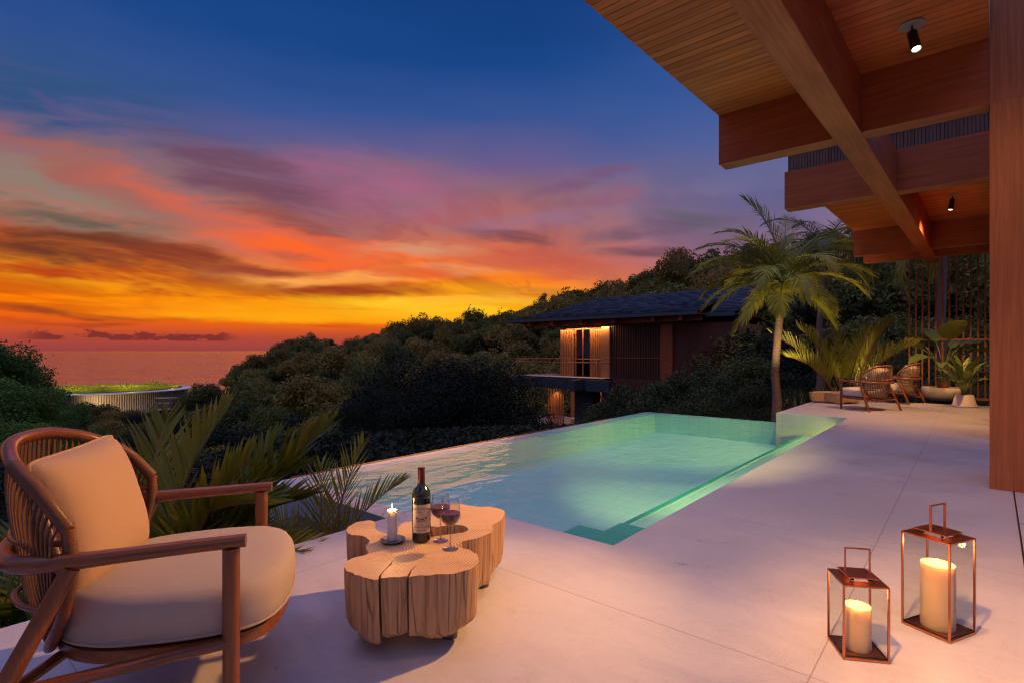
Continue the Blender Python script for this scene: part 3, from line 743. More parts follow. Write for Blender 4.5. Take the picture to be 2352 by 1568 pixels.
HB = [(-0.33, -0.015, 0.615), (-0.325, -0.02, 0.50), (-0.285, -0.06, 0.36), (-0.20, -0.12, 0.25), (-0.10, -0.16, 0.205), (0, -0.175, 0.195),
      (0.10, -0.16, 0.205), (0.20, -0.12, 0.25), (0.28, -0.06, 0.36), (0.32, -0.025, 0.50), (0.325, -0.03, 0.615)]
def resample(P, n):
    P = [Vector(p) for p in P]; L = [0]
    for a, b in zip(P, P[1:]): L.append(L[-1] + (b - a).length)
    out_ = []
    for i in range(n):
        s = L[-1] * i / (n - 1); k = min(max([j for j in range(len(L)) if L[j] <= s + 1e-9]), len(P) - 2)
        f = (s - L[k]) / max(1e-9, L[k + 1] - L[k]); out_.append(P[k].lerp(P[k + 1], f))
    return out_
def cushion_rings(mb, outline, layers, cz=(0, 0)):
    """outline: list of (x, y); layers: (scale, z)"""
    n = len(outline); vs = []
    cx_ = sum(p[0] for p in outline) / n; cy_ = sum(p[1] for p in outline) / n
    for s, z in layers:
        for x, y in outline: vs.append((cx_ + (x - cx_) * s, cy_ + (y - cy_) * s, z))
    fs = [(i * n + j, i * n + (j + 1) % n, (i + 1) * n + (j + 1) % n, (i + 1) * n + j) for i in range(len(layers) - 1) for j in range(n)]
    vs.append((cx_, cy_, layers[-1][1] + 0.001)); k = len(vs) - 1; b0 = (len(layers) - 1) * n
    fs += [(b0 + j, b0 + (j + 1) % n, k) for j in range(n)]
    fs.append(tuple(reversed(range(n))))
    mb.add(vs, fs)
def make_chair(label, loc, rz, near=True, group=None):
    r = thing('lounge_chair', label, 'armchair', loc, rz, group)
    wy, wz = M['chair_wood'], M['chair_wood_z']
    rope, cord = (M['rope'], M['cord']) if near else (M['rope_far'], M['rope_far'])
    seg = 8 if near else 4
    for sx in (-1, 1):
        m_ = MB(); m_.tube([(sx * .335, .372, 0), (sx * .335, .372, .30), (sx * .335, .372, .522)], [.0195, .0205, .021], 16, flat=1.15, up=(1, 0, 0))
        m_.build('front_leg', wz, r, smooth=True)
        m_ = MB(); P = [(sx * .405, -.245, 0), (sx * .375, -.13, .27), (sx * .345, -.015, .515)]
        m_.tube(P, [.019, .024, .022], 16, up=(1, 0, 0)); m_.build('rear_leg', wz, r, smooth=True)
        m_ = MB(); m_.tube([(sx * .382, -.155, .215), (sx * .335, .372, .245)], .015, 12, flat=1.5); m_.build('side_rail', wy, r, smooth=True)
    arm = smooth_path([(.335, .412, .54), (.337, .25, .537), (.342, .08, .533), (.335, -.06, .528), (.29, -.165, .522), (.18, -.240, .517), (0, -.285, .515),
                       (-.18, -.240, .517), (-.29, -.165, .522), (-.335, -.06, .528), (-.342, .08, .533), (-.337, .25, .537), (-.335, .412, .54)], seg)
    rad = [0.0195 + 0.005 * math.exp(-((p.y + .15) / .2) ** 2) for p in arm]
    m_ = MB(); m_.tube(arm, rad, 18, flat=1.0, up=(0, 0, 1)); m_.build('armrest', wy, r, smooth=True)
    # back hoop
    top = smooth_path(HT, seg); bot = smooth_path(HB, seg)
    m_ = MB(); m_.tube(top, 0.0185, 16); hp = m_.build('back_hoop', wy, r, smooth=True)
    m_ = MB(); m_.tube(bot, 0.0165, 14); m_.build('back_hoop', wy, r, smooth=True)
    # rope wound round the sides of the hoop
    def wind(path, a, b, name, rr=0.0205, pitch=0.0062):
        Q = resample(path, 400); Q = Q[int(a * 399):int(b * 399) + 1]
        L = sum((q1 - q0).length for q0, q1 in zip(Q, Q[1:])); n = max(3, int(L / pitch))
        Q = resample(Q, n * 2 + 1)
        rads = [rr if i % 2 else rr - 0.0028 for i in range(len(Q))]
        m2 = MB(); m2.tube(Q, rads, 16); m2.build(name, rope, r, smooth=True, angle=180)
    if near:
        wind(top, 0.0, 0.235, 'rope_winding'); wind(top, 0.765, 1.0, 'rope_winding')
        wind(bot, 0.03, 0.16, 'rope_winding', 0.0185); wind(bot, 0.84, 0.97, 'rope_winding', 0.0185)
    else:
        wind(top, 0.0, 1.0, 'rope_winding', 0.0195, 0.02)
    # cords
    N = 44 if near else 30
    T = resample(top, N + 2)[1:-1]; B_ = resample([p for p in bot], 200)
    Bn = resample(B_[36:164], N)
    m_ = MB()
    for i in range(N):
        p, q = T[i], Bn[i]
        k = (i - (N - 1) / 2) / ((N - 1) / 2)
        mid = (p + q) / 2 + Vector((0.035 * k, -0.022 * (1 - 0.4 * k * k), 0))
        for dx in (-0.0042, 0.0042):
            o_ = Vector((dx, 0, 0)); path = smooth_path([p + o_, (p * .6 + mid * .4) * 1.0 + o_ + Vector((0.01 * k, -0.012, 0)), mid + o_, (q * .6 + mid * .4) + o_ + Vector((0.01 * k, -0.012, 0)), q + o_], 3 if near else 2)
            m_.tube(path, 0.0030 if near else 0.0034, 5, caps=False)
    m_.build('woven_cords', cord, r, smooth=True)
    for zt, xw in ((.575, .325), (.385, .29)):
        m_ = MB(); P = smooth_path([(-xw, -.025 - (.6 - zt) * .2, zt), (-xw * .85, -.155, zt - .002), (-xw * .45, -.238, zt - .004), (0, -.262 + (.6 - zt) * .12, zt - .004),
                       (xw * .45, -.238, zt - .004), (xw * .85, -.155, zt - .002), (xw, -.025 - (.6 - zt) * .2, zt)], seg)
        m_.tube(P, .009, 10); m_.build('back_band', wy if near else rope, r, smooth=True)
    # seat
    out_ = smooth_path([(.305, .03, 0), (.33, .16, 0), (.335, .30, 0), (.305, .43, 0), (.20, .495, 0), (0, .52, 0), (-.20, .495, 0), (-.305, .43, 0), (-.335, .30, 0),
                        (-.33, .16, 0), (-.305, .03, 0), (-.24, -.07, 0), (-.12, -.145, 0), (0, -.16, 0), (.12, -.145, 0), (.24, -.07, 0)], 5, closed=True)
    ol = [(p.x * (0.965 if abs(p.x) > .30 and p.y > .33 else 1), p.y) for p in out_]
    ol = [(p.x * .955, p.y) for p in out_]
    m_ = MB(); cushion_rings(m_, ol, [(0.90, .252), (.975, .258), (1.0, .272), (1.012, .30), (1.012, .335), (1.0, .368), (.965, .386), (.90, .398), (.78, .407), (.6, .413), (.4, .416), (.2, .417)])
    cu = m_.build('seat_cushion', M['seat_fabric'] if near else M['cream_far'], r, smooth=True, angle=180)
    m_ = MB(); m_.tube([(x, y, .268) for x, y in [(a * 1.004, b * 1.003) for a, b in ol]], .0042, 6, closed=True); m_.build('piping', M['seat_fabric'] if near else M['cream_far'], cu, smooth=True)
    m_ = MB(); cushion_rings(m_, [(a * .97, b * .975) for a, b in ol], [(0.94, .205), (1.0, .212), (1.0, .248), (.94, .25)]); m_.build('seat_frame', wy, r, smooth=True, angle=50)
    for z_, y0, y1 in ((.19, -.15, .05),):
        m_ = MB(); m_.tube([(-.385, -.165, .20), (0, -.06, .20), (.385, -.165, .20)], .014, 10, flat=1.4); m_.build('cross_rail', wy, r, smooth=True)
    # back pillow: two bulging faces closed by a piped seam
    n = 18; hw = .212; vs = []; fs = []
    for side in (1, -1):
        for i in range(n + 1):
            for j in range(n + 1):
                u, v = i / n * 2 - 1, j / n * 2 - 1
                b_ = (max(0, (1 - abs(u) ** 3.2)) * max(0, (1 - abs(v) ** 3.2))) ** .60
                cr_ = 1 - .045 * (abs(u) * abs(v)) ** 8; pin = cr_ * (1 - 0.035 * (1 - abs(v) ** 2) * abs(u) ** 4); pin2 = cr_ * (1 - 0.035 * (1 - abs(u) ** 2) * abs(v) ** 4)
                vs.append((u * hw * pin, side * (0.078 * b_ + 0.005), v * hw * pin2))
    K = (n + 1) ** 2
    for s_ in range(2):
        for i in range(n):
            for j in range(n):
                a = s_ * K + i * (n + 1) + j; fs.append((a, a + 1, a + n + 2, a + n + 1))
    ring = [i * (n + 1) for i in range(n + 1)] + [n * (n + 1) + j for j in range(1, n + 1)] + [i * (n + 1) + n for i in range(n - 1, -1, -1)] + [j for j in range(n - 1, 0, -1)]
    for a, b_ in zip(ring, ring[1:] + ring[:1]): fs.append((a, b_, K + b_, K + a))
    m_ = MB(); m_.add(vs, fs)
    pl = m_.build('back_pillow', M['cream_fabric'] if near else M['cream_far'], r, smooth=True, angle=180)
    pm = MB(); rp = [Vector(vs[i]) for i in ring]; rp = [Vector((p.x * 1.012, 0, p.z * 1.012)) for p in rp]
    pm.tube(rp, 0.0045, 6, closed=True); pp = pm.build('piping', M['cream_fabric'] if near else M['cream_far'], pl, smooth=True)
    pl.location = (0.0, -.085, .585); pl.rotation_euler = (R(15), R(3), R(-9))
    return r
make_chair('large rope back lounge chair in the foreground with a tan pillow, beside the palm fronds', (-1.283, 1.791, 0.0), R(-72))
FC = make_chair('far lounge chair seen from behind, nearer to the pool of the two on the terrace', (6.70, 10.03, 0), R(19), near=False, group='far lounge chairs on the terrace')
F2 = copy_tree(FC); F2.location = (8.30, 11.45, 0); F2.rotation_euler = (0, 0, R(34))
F2['label'] = 'rearmost lounge chair, half hidden behind the other one, next to the potted plants'

# ---------------------------------------------------------------- live edge table
TZ = 0.30
def tp(x, y): return gp(676 + .3 * x, 1029 + .3 * y, TZ)[:2]
OUT = [(395, 622), (412, 600), (440, 580), (480, 562), (530, 555), (580, 549), (612, 556), (620, 575), (614, 592), (628, 622), (660, 640), (710, 655), (752, 660), (790, 640), (788, 612), (812, 582), (856, 562), (900, 555),
       (960, 553), (1010, 540), (1046, 520), (1080, 492), (1110, 476), (1140, 450), (1180, 436), (1225, 422), (1270, 421), (1320, 432), (1380, 442), (1440, 445), (1500, 446), (1560, 456),
       (1600, 470), (1612, 484), (1606, 510), (1585, 545), (1545, 570), (1508, 590), (1520, 612), (1518, 632), (1490, 650), (1440, 672), (1390, 690), (1330, 700), (1280, 712), (1244, 736), (1262, 755), (1300, 765), (1345, 772),
       (1372, 798), (1398, 806), (1410, 835), (1411, 868), (1392, 898), (1350, 920), (1295, 938), (1240, 952), (1200, 960), (1140, 962), (1080, 963), (1030, 972), (960, 970), (900, 978), (878, 980),
       (893, 945), (930, 902), (970, 872), (924, 900), (884, 940), (862, 976), (800, 984), (740, 982), (690, 990), (660, 992),
       (668, 962), (704, 922), (744, 886), (757, 850), (732, 884), (694, 920), (654, 964), (642, 1002), (610, 1003), (575, 996), (540, 987), (500, 972), (462, 968), (448, 950), (420, 946), (396, 930), (382, 906), (384, 880), (402, 862),
       (440, 838), (500, 824), (545, 816), (568, 800), (556, 775), (546, 748), (562, 728), (580, 706), (556, 684), (530, 668), (490, 664), (450, 662), (412, 648)]
HOLE = [(1020, 600), (1050, 594), (1100, 600), (1150, 590), (1200, 582), (1250, 583), (1300, 590), (1330, 606), (1334, 622), (1300, 640), (1240, 650), (1170, 658), (1100, 668), (1050, 676), (1000, 680), (978, 650)]
def dens(P, amp, seed):
    rg_ = random.Random(seed); out_ = []
    n = len(P)
    for i in range(n):
        a, b_ = Vector(P[i]), Vector(P[(i + 1) % n]); L = (b_ - a).length; k = max(1, int(L / 0.011))
        nr = Vector((-(b_ - a).y, (b_ - a).x)).normalized() if L > 0 else Vector((0, 0))
        for j in range(k):
            out_.append(a.lerp(b_, j / k) + nr * (rg_.uniform(-amp, amp) if L > .012 else 0))
    return out_
PO = dens([tp(*p) for p in OUT], 0.0016, 3); PH = dens([tp(*p) for p in HOLE], 0.0012, 5)
cxt = sum(p.x for p in PO) / len(PO); cyt = sum(p.y for p in PO) / len(PO)
T_ = thing('live_edge_table', 'low live edge tree trunk table with cracks and a hole, in front of the pool', 'coffee table', (cxt, cyt, 0))
bm = bmesh.new()
rgj = random.Random(9)
def ring(P, z, s, jit):
    return [bm.verts.new((( p.x - cxt) * s + jit[i] * (p.x - cxt) / max(.1, math.hypot(p.x - cxt, p.y - cyt)), (p.y - cyt) * s + jit[i] * (p.y - cyt) / max(.1, math.hypot(p.x - cxt, p.y - cyt)), z)) for i, p in enumerate(P)]
for P, hole in ((PO, False), (PH, True)):
    n = len(P); z0 = [0.0] * n
    gro = [rgj.uniform(-.002, .0012) for _ in range(n)]
    lay = [(TZ, 1.0, 0), (TZ - .003, 1.0, .6), (TZ - .03, .999, 1), (TZ - .10, .992, 1.2), (TZ - .17, .978, 1.2), (TZ - .205, .970, 1), (TZ - .222, .945, .5)]
    if hole: lay = [(z, 1.0, 0) for z, s, k in lay]
    prev = None
    for (z, s, k) in lay:
        dz = [(-.010 * (math.sin(i * .37) + math.sin(i * .113)) if z < TZ - .19 and not hole else 0) for i in range(n)]
        rv = ring(P, z, s, [g_ * k for g_ in gro])
        for i, v_ in enumerate(rv): v_.co.z += dz[i]
        if prev:
            for i in range(n):
                f_ = bm.faces.new((prev[i], rv[i], rv[(i + 1) % n], prev[(i + 1) % n])); f_.material_index = 1
        else: top_edges = [(rv[i], rv[(i + 1) % n]) for i in range(n)]
        if prev is None:
            if hole: holeE = top_edges
            else: outE = top_edges
        prev = rv
edges = [bm.edges.get(e_) for e_ in outE + holeE]
res = bmesh.ops.triangle_fill(bm, use_beauty=True, edges=edges, normal=(0, 0, 1))
for f_ in [g_ for g_ in res['geom'] if isinstance(g_, bmesh.types.BMFace)]: f_.material_index = 0
me = bpy.data.meshes.new('tabletop'); bmesh.ops.recalc_face_normals(bm, faces=bm.faces[:]); bm.to_mesh(me); bm.free()
me.materials.append(M['table_top']); me.materials.append(M['table_side'])
o = bpy.data.objects.new('tabletop', me); C.objects.link(o); o.parent = T_
for x_, y_ in ((1190, 840), (560, 800), (1440, 560), (700, 700)):
    p = tp(x_, y_); m_ = MB(); m_.lathe([(0.0, 0), (.030, 0), (.030, .11), (0, .11)], 24, (p[0] - cxt, p[1] - cyt, 0), caps=False); m_.build('foot', M['foot_metal'], T_, smooth=True)

# candle on its dish
def flame_mesh(parent, z, s=1.0):
    m_ = MB(); m_.lathe([(0.0002, 0), (.0030 * s, .004 * s), (.0040 * s, .010 * s), (.0030 * s, .020 * s), (.0012 * s, .030 * s), (.0002, .036 * s)], 12, (0, 0, z), caps=False)
    m_.build('flame', M['flame'], parent, smooth=True)
def candle_light(p, e, col=(1.0, 0.52, 0.20), rad=0.012):
    L = bpy.data.lights.new('candle_light', 'POINT'); lo = bpy.data.objects.new('candle_light', L); C.objects.link(lo)
    L.energy = e; L.color = col; L.shadow_soft_size = rad; lo.location = p
def candle(name, label, loc, r_, h, hollow, wax, e, group=None, lightz=0.025):
    t_ = thing(name, label, 'candle', loc, 0, group)
    m_ = MB()
    if hollow:
        prof = [(0.0, 0), (r_ * .97, 0), (r_, .004), (r_, h - .003), (r_ * .985, h), (r_ * .86, h), (r_ * .82, h - .004), (r_ * .72, h - .012), (0.0, h - .015)]
    else: prof = [(0.0, 0), (r_ * .97, 0), (r_, .003), (r_, h - .006), (r_ * .93, h - .001), (r_ * .75, h), (r_ * .55, h - .003), (0.0, h - .005)]
    m_.lathe(prof, 40, caps=False); m_.build('wax', wax, t_, smooth=True)
    zt = prof[-1][1]
    m_ = MB(); m_.tube([(0, 0, zt - .002), (.0004, 0, zt + .006), (.002, 0, zt + .012)], .0011, 6); m_.build('wick', M['black_metal'], t_)
    flame_mesh(t_, zt + .008, .72)
    candle_light(Vector(loc) + Vector((0, 0, zt + lightz)), e)
    return t_
dx, dy = tp(755, 712)
t_ = thing('candle_dish', 'small round pewter dish under the slim white candle', 'dish', (dx, dy, TZ + .001))
m_ = MB(); m_.lathe([(0.0, .004), (.036, .004), (.040, .006), (.048, .011), (.0505, .012), (.0515, .010), (.046, .004), (.038, 0), (0, 0)], 48, caps=False); m_.build('dish', M['pewter'], t_, smooth=True)
candle('pillar_candle', 'slim white candle burning on a metal dish on the table', (dx - .004, dy + .002, TZ + .006), .0205, .128, False, M['wax_white'], 1.3)

# wine bottle
bx_, by_ = tp(973, 703)
bt = thing('wine_bottle', 'dark red wine bottle with a cream label on the table', 'bottle', (bx_, by_, TZ + .001), R(10))
m_ = MB(); m_.lathe([(0.0, .004), (.030, 0), (.036, .001), (.039, .006), (.0395, .015), (.0395, .185)], 44, caps=False)
m_.lathe([(.0395, .185), (.0390, .198), (.036, .210), (.030, .219), (.022, .227), (.0165, .236), (.0145, .247), (.0142, .262)], 44, mi=1, caps=False)
m_.build('bottle_body', [M['bottle_glass'], M['bottle_shoulder']], bt, smooth=True)
m_ = MB(); m_.lathe([(.0146, .245), (.0150, .246), (.0152, .300), (.0158, .301), (.0158, .306), (.0140, .3085), (0.0, .309)], 32, caps=False); m_.build('foil_capsule', M['foil'], bt, smooth=True)
LR = .0400; vs = []; fs = []; nn = 30
for i in range(nn + 1):
    a = R(-150 + i * 120 / nn)
    for z_ in (.042, .160): vs.append((LR * math.cos(a), LR * math.sin(a), z_))
for i in range(nn): fs.append((2 * i, 2 * i + 2, 2 * i + 3, 2 * i + 1))
m_ = MB(); m_.add(vs, fs); lab = m_.build('label', M['paper'], bt, smooth=True)
def bend_text(txt, z, size, name='lettering', sag=0.0):
    cu = bpy.data.curves.new(name, 'FONT'); cu.body = txt; cu.size = size; cu.align_x = 'CENTER'; cu.resolution_u = 2
    cu.offset = size * 0.012
    to = bpy.data.objects.new(name, cu); C.objects.link(to)
    dg = bpy.context.evaluated_depsgraph_get(); dg.update()
    me = bpy.data.meshes.new_from_object(to.evaluated_get(dg)); bpy.data.objects.remove(to)
    bm = bmesh.new(); bm.from_mesh(me)
    bmesh.ops.subdivide_edges(bm, edges=[e_ for e_ in bm.edges if e_.calc_length() > .004], cuts=2)
    for v_ in bm.verts:
        x0 = v_.co.x; zz_ = z + v_.co.y + sag * (1 - (x0 / .03) ** 2); a = R(-90) + x0 / LR
        v_.co = Vector(((LR + .0003) * math.cos(a), (LR + .0003) * math.sin(a), zz_))
    bm.to_mesh(me); bm.free(); me.materials.clear(); me.materials.append(M['ink'])
    o_ = bpy.data.objects.new(name, me); C.objects.link(o_); o_.parent = lab
bend_text('CH\u00c2TEAU DE LA LUNE', .138, .0082, sag=.003); bend_text('- GRAND VIN -', .1285, .0052)
bend_text('\u2014 2018 \u2014', .0735, .0072); bend_text('CABERNET SAUVIGNON', .0645, .0066); bend_text('VIN DE BORDEAUX', .0515, .0048)
# small vineyard emblem: moon, hills and rows converging
def on_lab(x, z): a = R(-90) + x / LR; return ((LR + .0004) * math.cos(a), (LR + .0004) * math.sin(a), z)
m_ = MB()
def lstroke(pts, w_=.0007):
    for (x0, z0), (x1, z1) in zip(pts, pts[1:]):
        d = Vector((x1 - x0, z1 - z0)); nn_ = Vector((-d.y, d.x)).normalized() * w_ / 2
        m_.add([on_lab(x0 - nn_.x, z0 - nn_.y), on_lab(x1 - nn_.x, z1 - nn_.y), on_lab(x1 + nn_.x, z1 + nn_.y), on_lab(x0 + nn_.x, z0 + nn_.y)], [(0, 1, 2, 3)])
for k in range(-5, 6): lstroke([(k * .0014, .103), (k * .0028, .096), (k * .0046, .086)], .0011)
lstroke([(-.024 + i * .004, .1035 + .0025 * math.sin(i * .9)) for i in range(13)], .001)
for sx in (-1, 1):
    for q in (.017, .0205, .0235): lstroke([(sx * q, .100), (sx * q, .109)], .0022); 
lstroke([(.005 * math.cos(R(40 + i * 26)) + .001, .1185 + .005 * math.sin(R(40 + i * 26))) for i in range(11)], .0008)
m_.build('emblem', M['ink'], lab)

# wine glasses
def wine_glass(label, loc, h, group):
    t_ = thing('wine_glass', label, 'wine glass', loc, 0, group); s = h / .2
    m_ = MB(); m_.lathe([(0.0, .0), (.032 * s, 0), (.0325 * s, .0015), (.018 * s, .004), (.006 * s, .008), (.0040 * s, .015), (.0036 * s, .085), (.006 * s, .0925)], 32, caps=False); m_.build('stem', M['stem_glass'], t_, smooth=True)
    m_ = MB(); m_.lathe([(.006 * s, .093), (.018 * s, .099),
                         (.032 * s, .112 * s), (.0405 * s, .130 * s), (.0418 * s, .142 * s), (.039 * s, .165 * s), (.0335 * s, .199 * s), (.0328 * s, .2 * s), (.0322 * s, .199 * s), (.038 * s, .165 * s), (.0408 * s, .142 * s), (.0395 * s, .131 * s), (.031 * s, .1135 * s), (.017 * s, .101 * s), (0, .099 * s)], 40, caps=False)
    m_.build('glass', M['clear_glass'], t_, smooth=True, angle=180)
    m_ = MB(); m_.lathe([(0.0, .1000 * s), (.0165 * s, .1018 * s), (.0302 * s, .1142 * s), (.0386 * s, .1315 * s), (.0399 * s, .1425 * s), (.0392 * s, .148 * s), (0, .148 * s)], 36, caps=False)
    m_.build('red_wine', M['wine'], t_, smooth=True)
gx, gy = tp(1195, 770); wine_glass('front glass of red wine near the edge of the table', (gx, gy, TZ + .001), .198, 'wine glasses on the table')
gx, gy = tp(1120, 708); wine_glass('glass of red wine standing close behind the other, next to the bottle', (gx, gy, TZ + .001), .198, 'wine glasses on the table')

# ---------------------------------------------------------------- lanterns
def lantern(label, P1, P2, P3, H, hh_):
    P1, P2, P3 = map(Vector, (P1, P2, P3)); ctr = (P1 + P3) / 2
    ex = (P3 - P2); ey = (P1 - P2); sx, sy = ex.length, ey.length
    ang = math.atan2(ex.y, ex.x)
    t_ = thing('lantern', label, 'lantern', (ctr.x, ctr.y, 0), ang, 'copper lanterns on the terrace')
    a, b_ = sx / 2, (sx + sy) / 4; a = b_
    cu = M['copper']; q = .0035
    m_ = MB(); m_.box(-a - .003, a + .003, -b_ - .003, b_ + .003, .002, .010); m_.build('base_plate', cu, t_, bevel=.0008)
    for i in (-1, 1):
        for j in (-1, 1):
            m_ = MB(); m_.box(i * a - q, i * a + q, j * b_ - q, j * b_ + q, .0105, H - .0065); m_.build('corner_post', cu, t_, bevel=.0006)
    m_ = MB()
    for j in (-1, 1):
        m_.box(-a + q, a - q, j * (b_ - .0025) - .001, j * (b_ - .0025) + .001, .0115, .016)
        m_.box(j * (a - .0025) - .001, j * (a - .0025) + .001, -b_ + q + .002, b_ - q - .002, .0115, .016)
    m_.build('lower_trim', M['black_metal'], t_)
    m_ = MB(); rg = [(-a - .003, -b_ - .003), (a + .003, -b_ - .003), (a + .003, b_ + .003), (-a - .003, b_ + .003)]; k = .45
    ri = [(x * k, y * k) for x, y in rg]
    for z0, z1 in ((H - .006, H),):
        vs = [(x, y, z) for z in (z0, z1) for (x, y) in rg + ri]
        fs = []
        for i in range(4):
            n_i = (i + 1) % 4
            fs += [(8 + i, 8 + n_i, 12 + n_i, 12 + i), (i, 4 + i, 4 + n_i, n_i), (i, n_i, 8 + n_i, 8 + i), (4 + i, 12 + i, 12 + n_i, 4 + n_i)]
        m_.add(vs, fs)
    m_.build('top_plate', cu, t_)
    m_ = MB(); c_ = a * .68; m_.box(-c_, c_, -c_, c_, H + .014, H + .019); cp = m_.build('raised_cap', cu, t_, bevel=.0006)
    m_ = MB()
    for i, j in ((-1, -1), (1, -1), (1, 1), (-1, 1)): m_.box(i * c_ * .6 - .006, i * c_ * .6 + .006, j * c_ * .6 - .002, j * c_ * .6 + .002, H + .0005, H + .0138)
    m_.build('spacers', M['black_metal'], cp)
    m_ = MB(); ha = c_ * .80; hb = .0045; hz = H + hh_
    m_.box(-ha - .0035, -ha, -hb, hb, H + .0195, hz); m_.box(ha, ha + .0035, -hb, hb, H + .0195, hz); m_.box(-ha - .0035, ha + .0035, -hb, hb, hz + .0003, hz + .0035)
    m_.build('handle', cu, t_)
    for j in (-1, 1):
        m_ = MB(); m_.box(-a + q + .0005, a - q - .0005, j * b_ - .0008, j * b_ + .0008, .0165, H - .007); m_.build('glass_pane', M['pane'], t_)
        m_ = MB(); m_.box(j * a - .0008, j * a + .0008, -b_ + q + .0005, b_ - q - .0005, .0165, H - .007); m_.build('glass_pane', M['pane'], t_)
    return ctr
c1 = lantern('smaller square copper lantern, left of the taller one, with a candle inside', gp(1905, 1465), gp(1938, 1514), gp(2039, 1524), .268, .105)
c2 = lantern('tallest square copper lantern nearest the column, with a thick candle', gp(2074, 1430.6), gp(2178, 1477), gp(2237, 1455), .374, .115)
candle('pillar_candle', 'cream candle burning inside the smaller copper lantern', (c1.x, c1.y, .0105), .044, .158, True, M['wax'], 1.1, 'lantern candles', .06)
candle('pillar_candle', 'thick cream candle burning inside the taller copper lantern', (c2.x, c2.y, .0105), .057, .25, True, M['wax'], 1.5, 'lantern candles', .065)

# ---------------------------------------------------------------- far table, book, pots
fx, fy, _ = gp(1895, 926, 0)
ft = thing('stump_table', 'pale low trunk table in front of the far chairs', 'coffee table', (fx + .42, fy + .25, 0), R(10))
rg_ = random.Random(4); P = []
for i in range(90):
    a = 2 * math.pi * i / 90
    rr_ = 1 + .16 * math.sin(3 * a + .6) + .10 * math.sin(5 * a) + .05 * math.sin(9 * a + 1) + rg_.uniform(-.012, .012)
    P.append((.50 * rr_ * math.cos(a), .36 * rr_ * math.sin(a)))
m_ = MB(); n = len(P); Lr = [(.85, .02), (.93, .04), (.98, .12), (1, .213), (.995, .22)]
vs = [(x * s, y * s, z + (.012 * math.sin(i * .5) if z < .03 else 0)) for s, z in Lr for i, (x, y) in enumerate(P)]
m_.add(vs, [(i * n + j, i * n + (j + 1) % n, (i + 1) * n + (j + 1) % n, (i + 1) * n + j) for i in range(len(Lr) - 1) for j in range(n)], 1)
m_.add([(x * .995, y * .995, .22) for x, y in P], [tuple(range(n))], 0)
m_.build('tabletop', [M['table_top'], M['table_side']], ft)
bk = thing('book', 'pale closed book lying on the far trunk table', 'book', (fx + .55, fy + .12, .222), R(25))
m_ = MB(); m_.box(-.15, .15, -.11, .11, 0, .003); m_.box(-.15, .15, -.11, .11, .025, .028); m_.box(-.15, -.147, -.11, .11, .003, .025); m_.build('cover', M['book_cover'], bk)
m_ = MB(); m_.box(-.146, .145, -.105, .105, .0032, .0248); m_.build('pages', M['pages'], bk)

px1, py1, _ = gp(2166, 921, 0)
pot1 = thing('bowl_planter', 'wide pale bowl planter holding the tall broad leaved plant', 'planter', (px1 + .22, py1 + .30, 0)); pot1.scale = (.98, .98, 1)
m_ = MB(); m_.lathe([(0.0, 0), (.20, 0), (.28, .02), (.355, .10), (.385, .20), (.378, .275), (.365, .29), (.350, .285), (.345, .24), (0, .24)], 56, caps=False); m_.build('bowl', M['ceramic'], pot1, smooth=True)
m_ = MB(); m_.lathe([(0, .245), (.344, .245)], 32, caps=False); m_.build('soil', M['soil'], pot1)
px2, py2, _ = gp(2223, 936, 0)
pot2 = thing('tapered_planter', 'small pale tapered planter to the right of the wide bowl', 'planter', (px2 + .10, py2 + .2, 0)); pot2.scale = (.92, .92, 1)
m_ = MB(); m_.lathe([(0.0, 0), (.19, 0), (.215, .01), (.222, .03), (.20, .075), (.155, .235), (.148, .243), (.138, .240), (.135, .21), (0, .21)], 48, caps=False); m_.build('pot', M['ceramic'], pot2, smooth=True)
m_ = MB(); m_.lathe([(0, .212), (.134, .212)], 32, caps=False); m_.build('soil', M['soil'], pot2)
# ---------------------------------------------------------------- the villa beyond the pool (local x = t, y = s)
VL = thing('villa', 'two storey wooden villa with dark slate hip roof and balcony beyond the pool', 'villa', (0, 0, 0), R(-41.7))
SP = 24.94
def tu(u, s=SP):
    m_ = (u - CX) / F; d = s / (.665 * m_ + .747); return d * (.747 * m_ - .665)
zb, zt = -0.33, 2.26
XE = tu(1690)
vw, vd = M['villa_wood'], M['villa_dark']
def slats(x0, x1, y, z0, z1, name, back=True, pitch=.115, w_=.055, mat=None):
    m_ = MB(); x_ = x0
    while x_ < x1 - w_: m_.box(x_, x_ + w_, y - .05, y, z0, z1); x_ += pitch
    if back: m_.box(x0, x1, y + .003, y + .05, z0, z1)
    return m_.build(name, mat or vw, VL)
slats(tu(1288), tu(1317.5), SP, zb, zt, 'slatted_panel'); slats(tu(1357.5), tu(1382.5), SP, zb, zt, 'slatted_panel')
d0, d1 = tu(1321), tu(1357)
dm = (d0 + d1) / 2
m_ = MB()
for x_ in (d0, dm - .04, d1 - .06): m_.box(x_, x_ + .07, SP - .03, SP + .05, zb, zt)
m_.box(d0, d1, SP - .02, SP + .04, zt, zt + .06)
df = m_.build('door_frame', M['house_wood_z'], VL)
for a, b_ in ((d0 + .07, dm - .04), (dm + .03, d1 - .06)):
    m_ = MB(); m_.box(a, b_, SP + .0, SP + .012, zb + .02, zt - .002); m_.build('glass_door', M['window_glass'], VL)
m_ = MB(); m_.box(tu(1383.4), tu(1402), SP - .12, SP + .3, -3.9, zt + .1); m_.build('pier', vw, VL)
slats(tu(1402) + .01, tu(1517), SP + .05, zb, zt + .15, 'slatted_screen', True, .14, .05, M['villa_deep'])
m_ = MB(); m_.box(tu(1402) + .01, tu(1517), SP - .02, SP - .0, .72, .75); m_.build('screen_rail', M['screen_wood'], VL)
